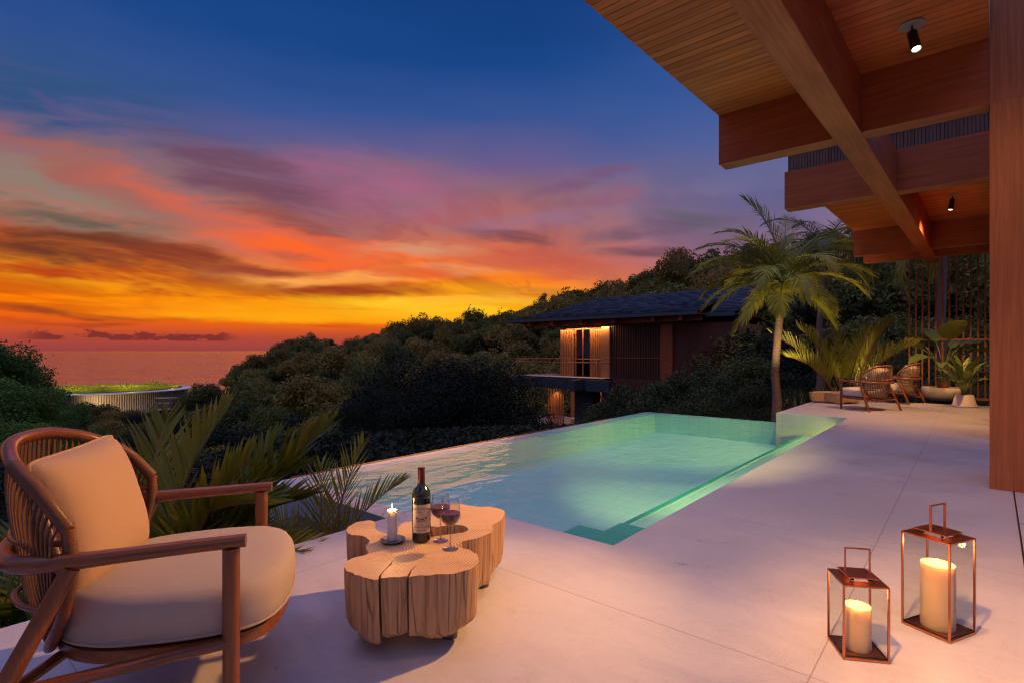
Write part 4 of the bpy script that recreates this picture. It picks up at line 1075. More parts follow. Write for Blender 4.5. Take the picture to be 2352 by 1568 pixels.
m_ = MB(); m_.box(tu(1517) + .01, tu(1545), SP - .05, SP + .3, -1.5, zt + .15); m_.build('pier', M['house_wood_z'], VL)
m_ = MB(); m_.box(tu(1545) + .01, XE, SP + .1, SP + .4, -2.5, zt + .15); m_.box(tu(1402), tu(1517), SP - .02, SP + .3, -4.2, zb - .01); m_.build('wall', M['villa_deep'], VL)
m_ = MB(); m_.box(tu(1288) + .05, XE, SP + .45, 32.0, zb - .4, zt + .1); m_.build('inner_wall', vw, VL)
# roof
E0, E1, ZE, ZR = 23.9, 28.4, 2.87, 4.33
def roof_pt(e, along): return along
def shingles(mb, P00, P10, P01, P11, rows, seedv, curve=1.25):
    """courses from the eave line P00-P10 to the ridge line P01-P11"""
    rg_ = random.Random(seedv); P00, P10, P01, P11 = map(Vector, (P00, P10, P01, P11))
    def at(e, f):
        a = P00.lerp(P01, e); b_ = P10.lerp(P11, e); p = a.lerp(b_, f); p.z = P00.z + (P01.z - P00.z) * e ** curve; return p
    for i in range(rows):
        e0, e1 = i / rows, (i + 1.18) / rows; e1 = min(e1, 1)
        L = (P10.lerp(P11, e0) - P00.lerp(P01, e0)).length; f = 0.0
        while f < 1:
            w_ = rg_.uniform(.22, .5) / max(L, .1); f1 = min(1, f + w_)
            lift = rg_.uniform(.03, .055); j = rg_.uniform(-.008, .008)
            a, b_, c, d = at(max(0, e0 + j), f), at(max(0, e0 + j), f1), at(e1, f1), at(e1, f)
            a.z += lift; b_.z += lift; c.z += .004; d.z += .004
            a2, b2 = a - Vector((0, 0, .03)), b_ - Vector((0, 0, .03))
            mb.add([tuple(a), tuple(b_), tuple(c), tuple(d), tuple(a2), tuple(b2)], [(0, 1, 2, 3), (4, 5, 1, 0)])
            f = f1 + .0008
m_ = MB()
TL, TR_ = -21.7, -10.0
shingles(m_, (TL, E0, ZE), (TR_, E0, ZE), (-18.15, E1, ZR), (TR_, E1, ZR), 20, 1)
shingles(m_, (TL, 32.9, ZE), (TL, E0, ZE), (-18.15, E1 + .01, ZR), (-18.15, E1, ZR), 20, 2)
shingles(m_, (TR_, E0 + .9, ZE - .05), (XE, E0 + .9, ZE - .05), (TR_, E1, ZR - .02), (XE, E1, ZR - .02), 18, 3)
shingles(m_, (XE, 32.9, ZE), (TL, 32.9, ZE), (XE, E1, ZR), (-18.15, E1, ZR), 12, 4)
m_.build('roof', M['slate'], VL)
m_ = MB(); m_.box(TL, TR_, E0 - .03, E0 + .02, ZE - .13, ZE + .02); m_.box(TL - .03, TL + .02, E0 + .021, 32.9, ZE - .13, ZE + .02); m_.box(TR_ - .02, XE, E0 + .87, E0 + .90, ZE - .2, ZE - .03)
m_.build('fascia', M['fascia_teal'], VL)
m_ = MB(); m_.box(TL + .1, TR_, E0 + .03, 32.8, ZE - .10, ZE - .06); m_.box(TR_ + .01, XE, E0 + .92, 32.8, ZE - .14, ZE - .10); m_.build('soffit', M['house_wood_x'], VL)
m_ = MB(); m_.box(TL + .9, TR_ - .1, 24.45, 24.62, ZE - .38, ZE - .105); m_.build('eave_beam', M['house_wood_x'], VL)
for x_ in (-20.2, -18.6, -16.6, -14.6, -12.4, -11.0):
    m_ = MB(); m_.box(x_, x_ + .16, E0 + .15, 24.44, ZE - .36, ZE - .105); m_.build('rafter', M['house_wood_y'], VL)
# balcony
m_ = MB(); m_.box(-21.0, -15.1, 24.0, 27.5, -.97, zb - .03); m_.build('balcony_slab', vd, VL)
m_ = MB(); m_.box(-21.02, -15.08, 23.98, SP - .052, zb - .028, zb - .002); m_.box(-21.02, tu(1288) - .01, SP - .05, 27.4, zb - .028, zb - .002); m_.build('balcony_floor', M['concrete_warm'], VL)
for x0, x1, y0, y1 in ((-21.9, -21.0, 24.4, 24.7), (-19.9, -19.55, 23.1, 23.999), (-16.6, -16.25, 23.1, 23.999), (-15.9, -14.5, 23.6, 23.9)):
    m_ = MB(); m_.box(x0, x1, y0, y1, -.95 + zb * .2, -.42); m_.build('beam_end', vd if y0 > 23.2 else M['villa_dark'], VL, bevel=.01)
rl = MB()
for z_ in (.66, .47): rl.tube(smooth_path([(-21.2, 26.5, z_), (-21.2, 24.2, z_), (-21.0, 24.05, z_), (-18, 24.05, z_), (-15.5, 24.05, z_), (-15.15, 24.2, z_), (-15.1, SP - .1, z_)], 3), .022, 6)
for x_ in (-20.4, -18.6, -16.8, -15.4): rl.tube([(x_, 24.06, zb), (x_, 24.06, .66)], .014, 6)
rl.build('balcony_railing', M['copper'] if False else M['screen_wood'], VL)
# lower storey
slats(tu(1259, 25.2), tu(1295.5, 25.2), 25.2, -3.22, -.975, 'slatted_panel', False, .11, .05)
m_ = MB(); m_.box(tu(1319, 24.8), tu(1361, 24.8), 24.8, 25.6, -4.4, -.975); m_.build('stone_pier', vd, VL)
m_ = MB(); m_.box(-20.4, -16.5, 28.6, 28.8, -3.2, -.975); m_.build('inner_wall', vw, VL)
m_ = MB(); m_.box(-21.8, -14.6, 24.2, 29, -3.26, -3.225); m_.build('lower_floor', M['concrete_warm'], VL)
m_ = MB(); m_.box(-21.9, -14.5, 24.1, 29.1, -4.6, -3.265); m_.build('lower_slab', vd, VL)
rl = MB()
for z_ in (-2.2, -2.7): rl.tube([(-19.6, 26.6, z_), (-16.4, 26.6, z_)], .018, 6)
rl.build('lower_railing', M['screen_wood'], VL)
m_ = MB(); m_.lathe([(0, 0), (.35, 0), (.42, .2), (.38, .38), (0, .40)], 20, (-18.2, 26.2, -3.22), caps=False); m_.build('pouf', M['cream_far'], VL, smooth=True)
# assumed wall lamps washing the slatted panels (unseen fixtures under the eave)
def v2w(x, y, z): return Matrix.Rotation(R(-41.7), 3, 'Z') @ Vector((x, y, z))
for x_, en in ((tu(1300), 75), (tu(1370), 75), (tu(1392), 45)):
    m_ = MB(); m_.lathe([(0, 0), (.05, 0), (.05, .10), (0, .10)], 16, (x_, SP - .40, zt + .13), caps=False); f_ = m_.build('assumed_eave_downlight', M['black_metal'], VL, smooth=True)
xm = (tu(1288) + tu(1402)) / 2
L = bpy.data.lights.new('assumed_eave_strip', 'AREA'); lo = bpy.data.objects.new('assumed_eave_strip', L); C.objects.link(lo)
L.shape = 'RECTANGLE'; L.size = tu(1402) - tu(1288); L.size_y = .06; L.energy = 85; L.color = (1.0, .55, .20)
lo.location = v2w(xm, SP - .22, zt + .14); lo.rotation_euler = (R(24), 0, R(-41.7))
m_ = MB(); m_.box(tu(1288), tu(1402), SP - .26, SP - .18, zt + .15, zt + .19); m_.build('assumed_eave_light_rail', M['black_metal'], VL)
m_ = MB(); m_.lathe([(0, 0), (.05, 0), (.05, .08), (0, .08)], 16, (tu(1277, 25.0), 24.85, -1.06), caps=False); f_ = m_.build('assumed_eave_downlight', M['black_metal'], VL, smooth=True)
L = bpy.data.lights.new('assumed_eave_light', 'SPOT'); lo = bpy.data.objects.new('assumed_eave_light', L); C.objects.link(lo)  # assumed lamp for the glow on the lower slatted panel
L.energy = 40; L.color = (1.0, .50, .2); L.spot_size = R(120); L.spot_blend = .8; L.shadow_soft_size = .05
lo.location = v2w(tu(1277, 25.0), 24.85, -1.08); lo.rotation_euler = (Vector((0.1, 0.15, -1))).to_track_quat('-Z', 'Y').to_euler()
L = bpy.data.lights.new('assumed_room_light', 'POINT'); lo = bpy.data.objects.new('assumed_room_light', L); C.objects.link(lo)  # assumed unseen lamp warming the inner wall of the lower storey
L.energy = 60; L.color = (1.0, .5, .2); L.shadow_soft_size = .1; lo.location = v2w(-18.3, 27.2, -1.3)

# ---------------------------------------------------------------- round building by the sea
RB = thing('round_building', 'round slatted building with a bright planted roof by the sea', 'building', (-193, 258, 0))
m_ = MB(); m_.lathe([(31.6, -33), (31.6, -18.0)], 96, caps=False); m_.build('wall', M['pale_slat'], RB)
m_ = MB(); NS = 230
for k in range(NS):
    a = 2 * math.pi * k / NS; rot = Matrix.Rotation(a, 4, 'Z'); m_.box(31.65, 32.6, -.16, .16, -26.5, -17.7, 0, rot)
m_.build('slat_ring', M['pale_slat'], RB)
m_ = MB(); m_.lathe([(30.5, -17.6), (35.2, -17.6), (35.2, -17.25), (30.5, -17.0)], 128, caps=False); m_.build('roof_rim', M['white_rim'], RB, smooth=True)
m_ = MB(); m_.lathe([(0, -17.3), (30.4, -17.3), (30.4, -16.9), (29.6, -16.9), (29.6, -17.1), (0, -17.1)], 96, caps=False); m_.build('roof_deck', M['stone_dark'], RB)
m_ = MB(); m_.lathe([(29.0, -30), (33, -30), (33, -26.6), (29, -26.6)], 80, caps=False); m_.build('base', M['villa_dark'], RB)
for rr_, zz_, ww in ((9, -20.5, .8), (7.5, -23, .9), (10.5, -25.5, 1.2)):
    m_ = MB(); m_.lathe([(rr_ - ww, zz_), (rr_, zz_), (rr_, zz_ + .5), (rr_ - ww, zz_ + .5)], 48, (34, -4, 0), caps=False); m_.build('curved_terrace', M['concrete_warm'], RB, smooth=True)
n = 26000; rad = np.sqrt(rng.random(n)) * 29; th = rng.random(n) * 2 * np.pi
clump = 0.9 + 0.5 * np.sin(rad * .5 + np.cos(th * 5)) + 0.4 * np.sin(th * 17)
P0 = np.stack([rad * np.cos(th), rad * np.sin(th), np.full(n, -17.1)], -1)
hgt = (0.35 + rng.random(n) * .5) * np.clip(clump, .4, 1.6)
dx = (rng.random((n, 1)) - .5) * .5; dy = (rng.random((n, 1)) - .5) * .5
a_ = rng.random(n) * np.pi; wv = np.stack([np.cos(a_), np.sin(a_), np.zeros(n)], -1) * .16
tip = P0 + np.concatenate([dx, dy, hgt[:, None]], 1)
V = np.stack([P0 - wv, P0 + wv, tip + wv * .3, tip - wv * .3], 1).reshape(-1, 3)
g_ = fast_mesh('roof_garden', V, np.arange(4 * n).reshape(-1, 4), M['roof_green'], RB); g_['kind'] = 'stuff'
# ---------------------------------------------------------------- crowns of leaf sized faces
def crown_arrays(seed, nl, n, leaf_, shape=(1, 1, .85), lobe=(.28, .45), outb=.5, hang=0.0):
    g_ = np.random.default_rng(seed)
    cs = []
    for k in range(nl):
        u = g_.normal(size=3); u /= np.linalg.norm(u); u[2] = abs(u[2]) * 1.0 - .30 * (g_.random() < .45)
        cs.append(u * g_.uniform(.38, .88) * np.array(shape))
    cs = np.array(cs); rs = g_.uniform(lobe[0], lobe[1], nl)
    wgt = rs ** 2; k = g_.choice(nl, n, p=wgt / wgt.sum())
    d = g_.normal(size=(n, 3)); d /= np.linalg.norm(d, axis=1, keepdims=True)
    rad = rs[k] * (1 - 0.38 * g_.random(n) ** 2.0)
    sub = 1 + .10 * np.sin(d[:, 0] * 9 + k) * np.sin(d[:, 1] * 9 + k * 2) * np.sin(d[:, 2] * 8)
    P = cs[k] + d * (rad * sub)[:, None] * np.array([1, 1, .82])
    stray = g_.random(n) < .10
    P[stray] += d[stray] * g_.uniform(.02, .16, stray.sum())[:, None]
    nr = d * outb + g_.normal(size=(n, 3)) * .55 + np.array([0, 0, .35]); nr /= np.linalg.norm(nr, axis=1, keepdims=True)
    t1 = np.cross(nr, g_.normal(size=(n, 3))); t1 /= np.linalg.norm(t1, axis=1, keepdims=True); t2 = np.cross(nr, t1)
    s = leaf_ * g_.uniform(.6, 1.35, n)[:, None]
    V = np.stack([P - t1 * s, P + t2 * s * .42, P + t1 * s, P - t2 * s * .42], 1).reshape(-1, 3)
    return V, cs, rs
def limb_arrays(cs, base=-2.6, r0=.075, seed=0, nlimb=7):
    m_ = MB(); rg_ = random.Random(seed)
    m_.tube([(0, 0, base), (.03, .01, base * .6), (-.02, .02, -.55), (0, 0, -.1)], [r0 * 1.3, r0, r0 * .8, r0 * .45], 7, caps=False)
    for c_ in cs[:nlimb]:
        q = Vector(c_); s0 = Vector((0, 0, -.75 + rg_.random() * .4))
        m_.tube([s0, s0.lerp(q, .5) + Vector((0, 0, -.06)), q], [r0 * .45, r0 * .28, r0 * .08], 5, caps=False)
    return np.concatenate(m_.v), [f for f in m_.f]
def tree_single(name, seed, nl, n, leaf_, mat, **kw):
    V, cs, rs = crown_arrays(seed, nl, n, leaf_, **kw)
    TV_, TF_ = limb_arrays(cs, seed=seed)
    F1 = np.arange(4 * n).reshape(-1, 4); F2_ = np.array([f if len(f) == 4 else (*f, f[-1]) for f in TF_]) + 4 * n
    mi = np.concatenate([np.zeros(n, int), np.ones(len(F2_), int)])
    o = fast_mesh(name, np.concatenate([V, TV_]), np.concatenate([F1, F2_]), [mat, M['bark']], mi=mi)
    return o
proto_used = set()
class Kind:
    """a tree prototype: the first use moves the prototype, later uses copy it with its parts"""
    def __init__(s, obj): s.o = obj; s.used = False
    def place(s, loc, sc_, rz, label, cat, group, name=None):
        o = s.o if not s.used else copy_tree(s.o); s.used = True
        o.location = loc; o.rotation_euler = (0, 0, rz); o.scale = sc_
        tag(o, label, cat, group); return o
far_k = [Kind(tree_single('forest_tree', 100 + i, 16 + 3 * i, (3400, 1700, 3000, 2000, 3600)[i], .075, M['forest_leaf' if i % 3 else 'forest_leaf_cool'], shape=(1, 1, .7 + .1 * (i % 3)))) for i in range(5)]
far_k.append(Kind(tree_single('forest_tree', 131, 12, 1500, .07, M['forest_leaf'], shape=(.6, .6, 1.15), lobe=(.2, .34))))
mid_k = [Kind(tree_single('valley_tree', 200 + i, 26, 11000, .042, M[['forest_leaf_cool', 'dark_leaf', 'forest_leaf'][i]], shape=(1, 1, .8), lobe=(.22, .38))) for i in range(3)]
def tree_parts(name, seed, nl, n, leaf_, mat, base=-2.6, **kw):
    V, cs, rs = crown_arrays(seed, nl, n, leaf_, **kw)
    r = bpy.data.objects.new(name, None); C.objects.link(r)
    fast_mesh('crown', V, np.arange(4 * n).reshape(-1, 4), mat, r)
    TV_, TF_ = limb_arrays(cs, base, seed=seed, nlimb=12); m_ = MB(); m_.v = [TV_]; m_.f = TF_; m_.m = [0] * len(TF_)
    m_.build('trunk', M['bark'], r, smooth=True)
    return r
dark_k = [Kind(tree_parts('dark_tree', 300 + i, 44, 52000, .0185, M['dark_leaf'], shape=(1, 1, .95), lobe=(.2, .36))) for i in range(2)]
left_k = [Kind(tree_parts('valley_edge_tree', 320 + i, 40, 26000, .027, M['left_leaf'], shape=(.9, .9, 1.05), lobe=(.16, .32))) for i in range(2)]
bush_k = [Kind(tree_parts('leafy_bush', 340 + i, 40, 34000, .026, M['bush_leaf'], base=-1.0, shape=(1.15, 1, .8), lobe=(.18, .34))) for i in range(2)]
shrub_k = [Kind(tree_parts('low_shrub', 360 + i, 22, 7000, .05, M[['dark_leaf', 'bush_leaf'][i]], base=-1.0, shape=(1.1, 1.1, .7), lobe=(.2, .4))) for i in range(2)]
def put(kind, u, d, v, R_, label, cat, group, sq=1.0):
    """stand a tree at depth d so that its top shows at height v of the view"""
    x = (u - CX) / F * d; ztop = CH + (HY - v) / F * d
    return kind.place((x, d, ztop - R_ * .98 * sq), (R_, R_, R_ * sq), random.uniform(0, 6.28), label, cat, group)
rg = random.Random(21)
# along the ridge
u = 452; LBL = ('bushy tree standing on the ridge line against the sunset sky', 'tree', 'trees along the ridge')
while u < 2330:
    a = az_u(u); r_, zg = ridge(a); d = float(r_) * math.cos(a) * rg.uniform(.93, 1.02); tv = float(np.interp(a, KA, TV)) + rg.uniform(-9, 9)
    R_ = rg.uniform(3.4, 6.2) * min(1.35, float(r_) / 190)
    if 700 < u < 780: R_ *= 1.25; tv -= 4
    k = far_k[5] if rg.random() < .14 else rg.choice(far_k[:5])
    if k is far_k[5]: tv -= rg.uniform(2, 10); R_ *= .8
    put(k, u, d, tv, R_, *LBL)
    u += rg.uniform(.55, .95) * R_ / d * F * (1 if u < 1650 else 1.6)
# hillside below the ridge
LBL = ('rounded tree in the forest covering the right hillside', 'tree', 'trees on the hillside')
cnt = 0
cells = []
for _ in range(6000):
    if cnt >= 262: break
    u = rg.uniform(560, 2300); a = az_u(u); r_, zg = ridge(a); f_ = rg.random() ** .75
    lo = 58 if u < 1500 else 30
    r2 = lo + (float(r_) * .95 - lo) * f_
    x, y = r2 * math.sin(a), r2 * math.cos(a)
    if u > 1640 and rg.random() < .6: continue
    R_ = rg.uniform(2.2, 4.9) * (.75 + .35 * r2 / 200)
    if any((x - cx_) ** 2 + (y - cy_) ** 2 < (.64 * (R_ + cr)) ** 2 for cx_, cy_, cr in cells): continue
    Pb = (x * .747 - y * .665, x * .665 + y * .747)
    if -23 < Pb[0] < 3 and 22 < Pb[1] < 36: continue
    cells.append((x, y, R_)); cnt += 1
    rg.choice(far_k[:5]).place((x, y, tz(x, y) + R_ * rg.uniform(.9, 1.25)), (R_, R_, R_ * rg.uniform(.8, 1.3)), rg.uniform(0, 6.28), *LBL)
# valley in front of the hill, left of the villa
LBL = ('mid sized tree in the dark valley between the near shrubs and the hill', 'tree', 'trees in the valley')
for (u, d, v, R_) in [(470, 150, 868, 7), (520, 130, 880, 6.5), (575, 120, 862, 7), (640, 105, 868, 6.5), (700, 92, 880, 5.6), (760, 84, 862, 5.2), (800, 100, 850, 6), (480, 95, 915, 5), (550, 80, 905, 5),
                      (620, 70, 918, 4.4), (690, 62, 930, 4.2), (750, 60, 925, 4.0), (810, 56, 905, 4), (590, 52, 960, 3.6), (670, 48, 968, 3.4), (740, 45, 975, 3.4), (800, 44, 965, 3.4), (520, 60, 950, 4.0),
                      (1180, 90, 880, 5), (1225, 75, 900, 3.4), (1130, 105, 862, 5.5), (1235, 48, 925, 2.4), (1190, 120, 835, 6), (1080, 130, 815, 6), (430, 62, 985, 3.6), (1260, 70, 845, 3.5), (1150, 62, 1010, 2.6)]:
    put(rg.choice(mid_k), u, d, v, R_, *LBL)
# big dark trees right in front of the pool's view side
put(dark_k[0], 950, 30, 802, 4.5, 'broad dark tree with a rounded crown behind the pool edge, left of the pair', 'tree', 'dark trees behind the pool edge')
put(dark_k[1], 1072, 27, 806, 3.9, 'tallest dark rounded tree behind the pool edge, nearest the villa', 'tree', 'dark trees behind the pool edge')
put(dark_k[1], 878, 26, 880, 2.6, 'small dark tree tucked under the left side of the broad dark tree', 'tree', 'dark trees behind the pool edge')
# left edge
LBL = ('tall green tree in the clump at the left edge of the view above the chair', 'tree', 'trees at the left edge')
for (u, d, v, R_) in [(-20, 34, 775, 3.2), (28, 40, 815, 3.0), (75, 42, 868, 3.0), (-60, 30, 760, 3.2), (20, 27, 865, 2.4), (120, 46, 895, 2.8), (70, 30, 920, 2.2), (150, 40, 925, 2.4), (10, 20, 935, 1.7), (100, 24, 975, 1.7), (-90, 24, 830, 2.6), (185, 34, 960, 2.0), (50, 16, 990, 1.3), (150, 20, 1010, 1.4)]:
    put(rg.choice(left_k), u, d, v, R_, *LBL)
LBL = ('leafy tree in front of the round building by the sea', 'tree', 'trees in front of the round building')
for (u, d, v, R_) in [(190, 150, 908, 6), (232, 140, 917, 5), (262, 130, 930, 4.6), (300, 122, 928, 4.6), (338, 118, 936, 4.2), (372, 112, 938, 4.0), (172, 100, 935, 5), (230, 88, 950, 4.4), (290, 80, 962, 4), (350, 76, 965, 3.8), (400, 90, 952, 4), (440, 110, 932, 4.6), (450, 170, 890, 6), (210, 55, 985, 3.2), (300, 50, 998, 3), (370, 46, 1005, 2.8), (250, 36, 1030, 2.2), (330, 33, 1040, 2.1), (430, 40, 1025, 2.5), (495, 36, 1010, 2.3), (560, 33, 1020, 2.2)]:
    put(rg.choice(mid_k), u, d, v, R_, *LBL)
# bushes between pool and villa
for i, (u, d, v, R_, lb) in enumerate([(1565, 17.5, 815, 1.9, 'largest dark bush in front of the villa behind the far pool edge'), (1460, 19, 865, 1.7, 'leafy bush covering the foot of the villa at the left end of the hedge'),
                      (1680, 16, 838, 1.6, 'round leafy bush between the largest bush and the palm trunk'), (1755, 14.5, 870, 1.2, 'low bush just left of the palm trunk'), (1392, 21, 915, 1.2, 'small bush below the villa balcony beside the stone pier'),
                      (1600, 13.8, 905, 1.2, 'low dark bush directly behind the far pool edge, below the largest one')]):
    put(bush_k[i % 2], u, d, v, R_, lb, 'bush', 'bushes between the pool and the villa')
LBL = ('low shrub growing on the slope below the pool edge', 'shrub', 'low shrubs on the slope')
for (u, d, v, R_) in [(560, 16, 1030, 1.5), (650, 14, 1045, 1.3), (720, 18, 1010, 1.6), (800, 15, 1020, 1.3), (880, 17, 1000, 1.4), (600, 10, 1075, .9), (700, 9, 1085, .85), (780, 10.5, 1060, .9), (850, 11.5, 1045, .9), (930, 13, 1020, .9), (480, 12, 1060, 1.2), (400, 10, 1070, 1.1), (300, 9, 1085, 1.0), (200, 9, 1075, 1.1), (130, 11, 1060, 1.2),
                      (1000, 15, 1000, .9), (520, 22, 1000, 2.0), (640, 24, 990, 2.0), (760, 25, 985, 2.0), (60, 9, 1090, 1.1), (-30, 8, 1080, 1.1), (350, 18, 1040, 1.8), (560, 7, 1110, .6), (640, 6.6, 1120, .5), (1000, 20, 985, 1.5), (1060, 22, 975, 1.6), (1120, 22, 985, 1.5), (1180, 21, 1000, 1.3), (1240, 22, 990, 1.3), (1300, 21, 985, 1.2), (930, 20, 990, 1.5), (860, 20, 1000, 1.5), (1090, 17, 1000, 1.0), (1170, 17.5, 990, 1.0), (1250, 18, 980, 1.0), (1330, 18, 965, .9), (780, 20, 1010, 1.4), (1150, 28, 975, 1.8), (1210, 27, 985, 1.4), (1030, 14, 1005, .7)]:
    put(rg.choice(shrub_k), u, d, v, R_, *LBL)
LBL = ('dark tree on the steep slope behind the palms and the screen of bars', 'tree', 'dark trees behind the palms')
for (u, d, v, R_) in [(1650, 34, 690, 3), (1720, 30, 640, 3), (1800, 32, 610, 3.4), (1880, 28, 640, 2.8), (1960, 27, 600, 3), (2040, 26, 560, 3), (2120, 25, 600, 2.8), (2200, 24, 540, 3), (2270, 24, 600, 2.8), (1700, 25, 740, 2.2), (1780, 24, 720, 2.2),
                      (1860, 22, 740, 2.0), (1950, 21, 720, 2.0), (2030, 21, 700, 2.0), (2110, 20, 720, 2.0), (2190, 20, 700, 2), (2260, 20, 720, 2), (1730, 21, 800, 1.6), (1840, 19, 820, 1.5), (1930, 18.5, 810, 1.4), (2020, 18, 810, 1.5), (2100, 17.5, 800, 1.4), (2180, 17.5, 790, 1.4), (2250, 17.5, 800, 1.4),
                      (1820, 16.5, 880, .9), (1900, 16, 880, .9), (2000, 15.6, 870, .9), (2090, 15.4, 870, .9), (2170, 15.2, 875, .8), (2240, 15.2, 870, .8), (1780, 15.5, 900, .9)]:
    put(rg.choice(mid_k[1:2] + mid_k[:1]), u, d, v, R_, *LBL)
# ground cover in between
n = 170000; g_ = np.random.default_rng(5)
a = g_.uniform(az_u(-60), az_u(2330), n); r_ = 8 * (260 / 8) ** g_.random(n)
x = r_ * np.sin(a); y = r_ * np.cos(a); z = terr(x, y)
sz = .035 + r_ * .0030
P0 = np.stack([x, y, z + g_.random(n) * sz * 4.5], -1)
ok = ~((x * .7615 - y * .648 + 1.545 > -4.7) & (x * .648 + y * .7615 - 2.70 < 13) ) # keep off pool and terrace
ok |= r_ > 26
P0 = P0[ok]; sz = sz[ok]; n = len(P0)
nr = g_.normal(size=(n, 3)) + np.array([0, -.2, .6]); nr /= np.linalg.norm(nr, axis=1, keepdims=True)
t1 = np.cross(nr, g_.normal(size=(n, 3))); t1 /= np.linalg.norm(t1, axis=1, keepdims=True); t2 = np.cross(nr, t1); s = sz[:, None] * g_.uniform(.6, 1.3, (n, 1))
V = np.stack([P0 - t1 * s, P0 + t2 * s * .45, P0 + t1 * s, P0 - t2 * s * .45], 1).reshape(-1, 3)
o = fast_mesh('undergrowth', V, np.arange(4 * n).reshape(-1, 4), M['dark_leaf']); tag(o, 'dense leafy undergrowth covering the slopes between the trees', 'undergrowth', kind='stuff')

# ---------------------------------------------------------------- palms
def frond_arrays(az, el, L, droop, n=34, ll=.5, lw=.022, ld=.35, roll=0.0, seed=0, bare=.14, up=.25, bend=0.0, ang=(62, 18), fold=0.0):
    rg_ = random.Random(seed); K = 18; pts = [Vector((0, 0, 0))]; tans = []
    for i in range(K):
        s = (i + .5) / K; e_ = el - droop * s ** 1.35; a_ = az + bend * s
        t_ = Vector((math.sin(a_) * math.cos(e_), math.cos(a_) * math.cos(e_), math.sin(e_))); tans.append(t_); pts.append(pts[-1] + t_ * (L / K))
    tans.append(tans[-1])
    vs, fs = [], []
    def P(s):
        q = min(s * K, K - 1e-6); i = int(q); return pts[i].lerp(pts[i + 1], q - i), tans[min(i, K - 1)]
    # rachis
    m_ = MB(); m_.tube(pts, [max(.0022, .0115 * L * (1 - .85 * i / K)) for i in range(K + 1)], 6, caps=False)
    rv, rf = np.concatenate(m_.v), m_.f
    for i in range(n):
        s = bare + (1 - bare) * (i + .5) / n
        p, t_ = P(s)
        side = t_.cross(Vector((0, 0, 1)))
        side = side.normalized() if side.length > 1e-3 else Vector((math.cos(az), -math.sin(az), 0))
        upv = side.cross(t_).normalized()
        if roll: q_ = Matrix.Rotation(roll, 3, t_); side = q_ @ side; upv = q_ @ upv
        prof = math.sin(math.pi * min(1, (.12 + .80 * s))) ** .55 * (1.05 - .25 * s)
        for sg in (-1, 1):
            ph = R(ang[0] + (ang[1] - ang[0]) * s + rg_.uniform(-5, 5)); l_ = ll * prof * rg_.uniform(.86, 1.08); w_ = lw * rg_.uniform(.8, 1.15)
            d_ = (side * sg * math.sin(ph) + t_ * math.cos(ph) + upv * (up + rg_.uniform(-.09, .09))).normalized()
            wd = (t_ - d_ * t_.dot(d_)).normalized()
            wd = (wd + upv * fold * sg).normalized()
            b0 = len(vs); ns = 5; cur = p.copy(); dd = d_.copy(); dr = ld * rg_.uniform(.6, 1.4)
            for k in range(ns):
                f_ = k / (ns - 1); w2 = w_ * (.35 + 1.6 * f_ if f_ < .3 else .83 * (1 - ((f_ - .3) / .7) ** 1.7) + .0) / 1.0
                if k == ns - 1: vs.append(tuple(cur))
                else: vs.append(tuple(cur - wd * w2 * .5)); vs.append(tuple(cur + wd * w2 * .5))
                dd = (dd + Vector((0, 0, -1)) * dr * .42).normalized(); cur = cur + dd * (l_ / (ns - 1))
            for k in range(ns - 2): fs.append((b0 + 2 * k, b0 + 2 * k + 1, b0 + 2 * k + 3, b0 + 2 * k + 2))
            k = ns - 2; fs.append((b0 + 2 * k, b0 + 2 * k + 1, b0 + 2 * k + 2))
    return vs, fs, rv, rf
def add_frond(parent, mat, loc=(0, 0, 0), rach=None, **kw):
    vs, fs, rv, rf = frond_arrays(**kw)
    m_ = MB(); m_.add(vs, fs, 0); m_.add(rv, rf, 1)
    me_o = m_.build('frond', [mat, rach or M['stem_green']], parent); me_o.location = loc
    return me_o
def palm(label, base, top, r0, fronds, mat, group=None, name='palm_tree', nuts=True, rach=None):
    base, top = Vector(base), Vector(top)
    t_ = thing(name, label, 'palm tree', base, 0, group)
    v_ = top - base; P = [Vector((0, 0, -.3)), v_ * .12 + Vector((-.02, 0, 0)), v_ * .35 + Vector((-.10, 0, 0)), v_ * .7 + Vector((-.075, 0, 0)), v_]
    P = smooth_path(P, 5); k = len(P)
    m_ = MB(); m_.tube(P, [r0 * (1.5 - .5 * min(1, i / (k * .3))) * (1 - .18 * i / k) * (1.03 if i % 2 else 1) for i in range(k)], 16); m_.build('trunk', M['palm_trunk'], t_, smooth=True)
    m_ = MB(); m_.tube([v_ - Vector((0, 0, .03)), v_ + Vector((0, 0, .14)), v_ + Vector((0, 0, .36))], [r0 * .86, r0 * .8, r0 * .28], 12); m_.build('crownshaft', M['stem_green'], t_, smooth=True)
    if nuts:
        for i in range(5):
            a = i * 1.25 + .4; m_ = MB(); m_.lathe([(0, -.06), (.035, -.045), (.052, 0), (.045, .035), (.02, .06), (0, .065)], 12, v_ + Vector((math.cos(a) * r0 * 1.25, math.sin(a) * r0 * 1.25 - .02, .02 - .03 * (i % 2))), caps=False)
            m_.build('coconut', M['coconut'], t_, smooth=True)
    for i, f_ in enumerate(fronds):
        add_frond(t_, mat, v_ + Vector((0, 0, .14 + .012 * (i % 9))), rach=rach, seed=i + 3, **f_)
    return t_
def fr(az, el, L, dr, **k):
    d = dict(az=R(az), el=R(el), L=L, droop=R(dr)); d.update(k); return d
gx, gy = (1785 - CX) / F * 13, 13.0
zt_ = CH + (HY - 668) / F * 13
FRC = dict(n=52, ll=.66, lw=.030, ld=.40)
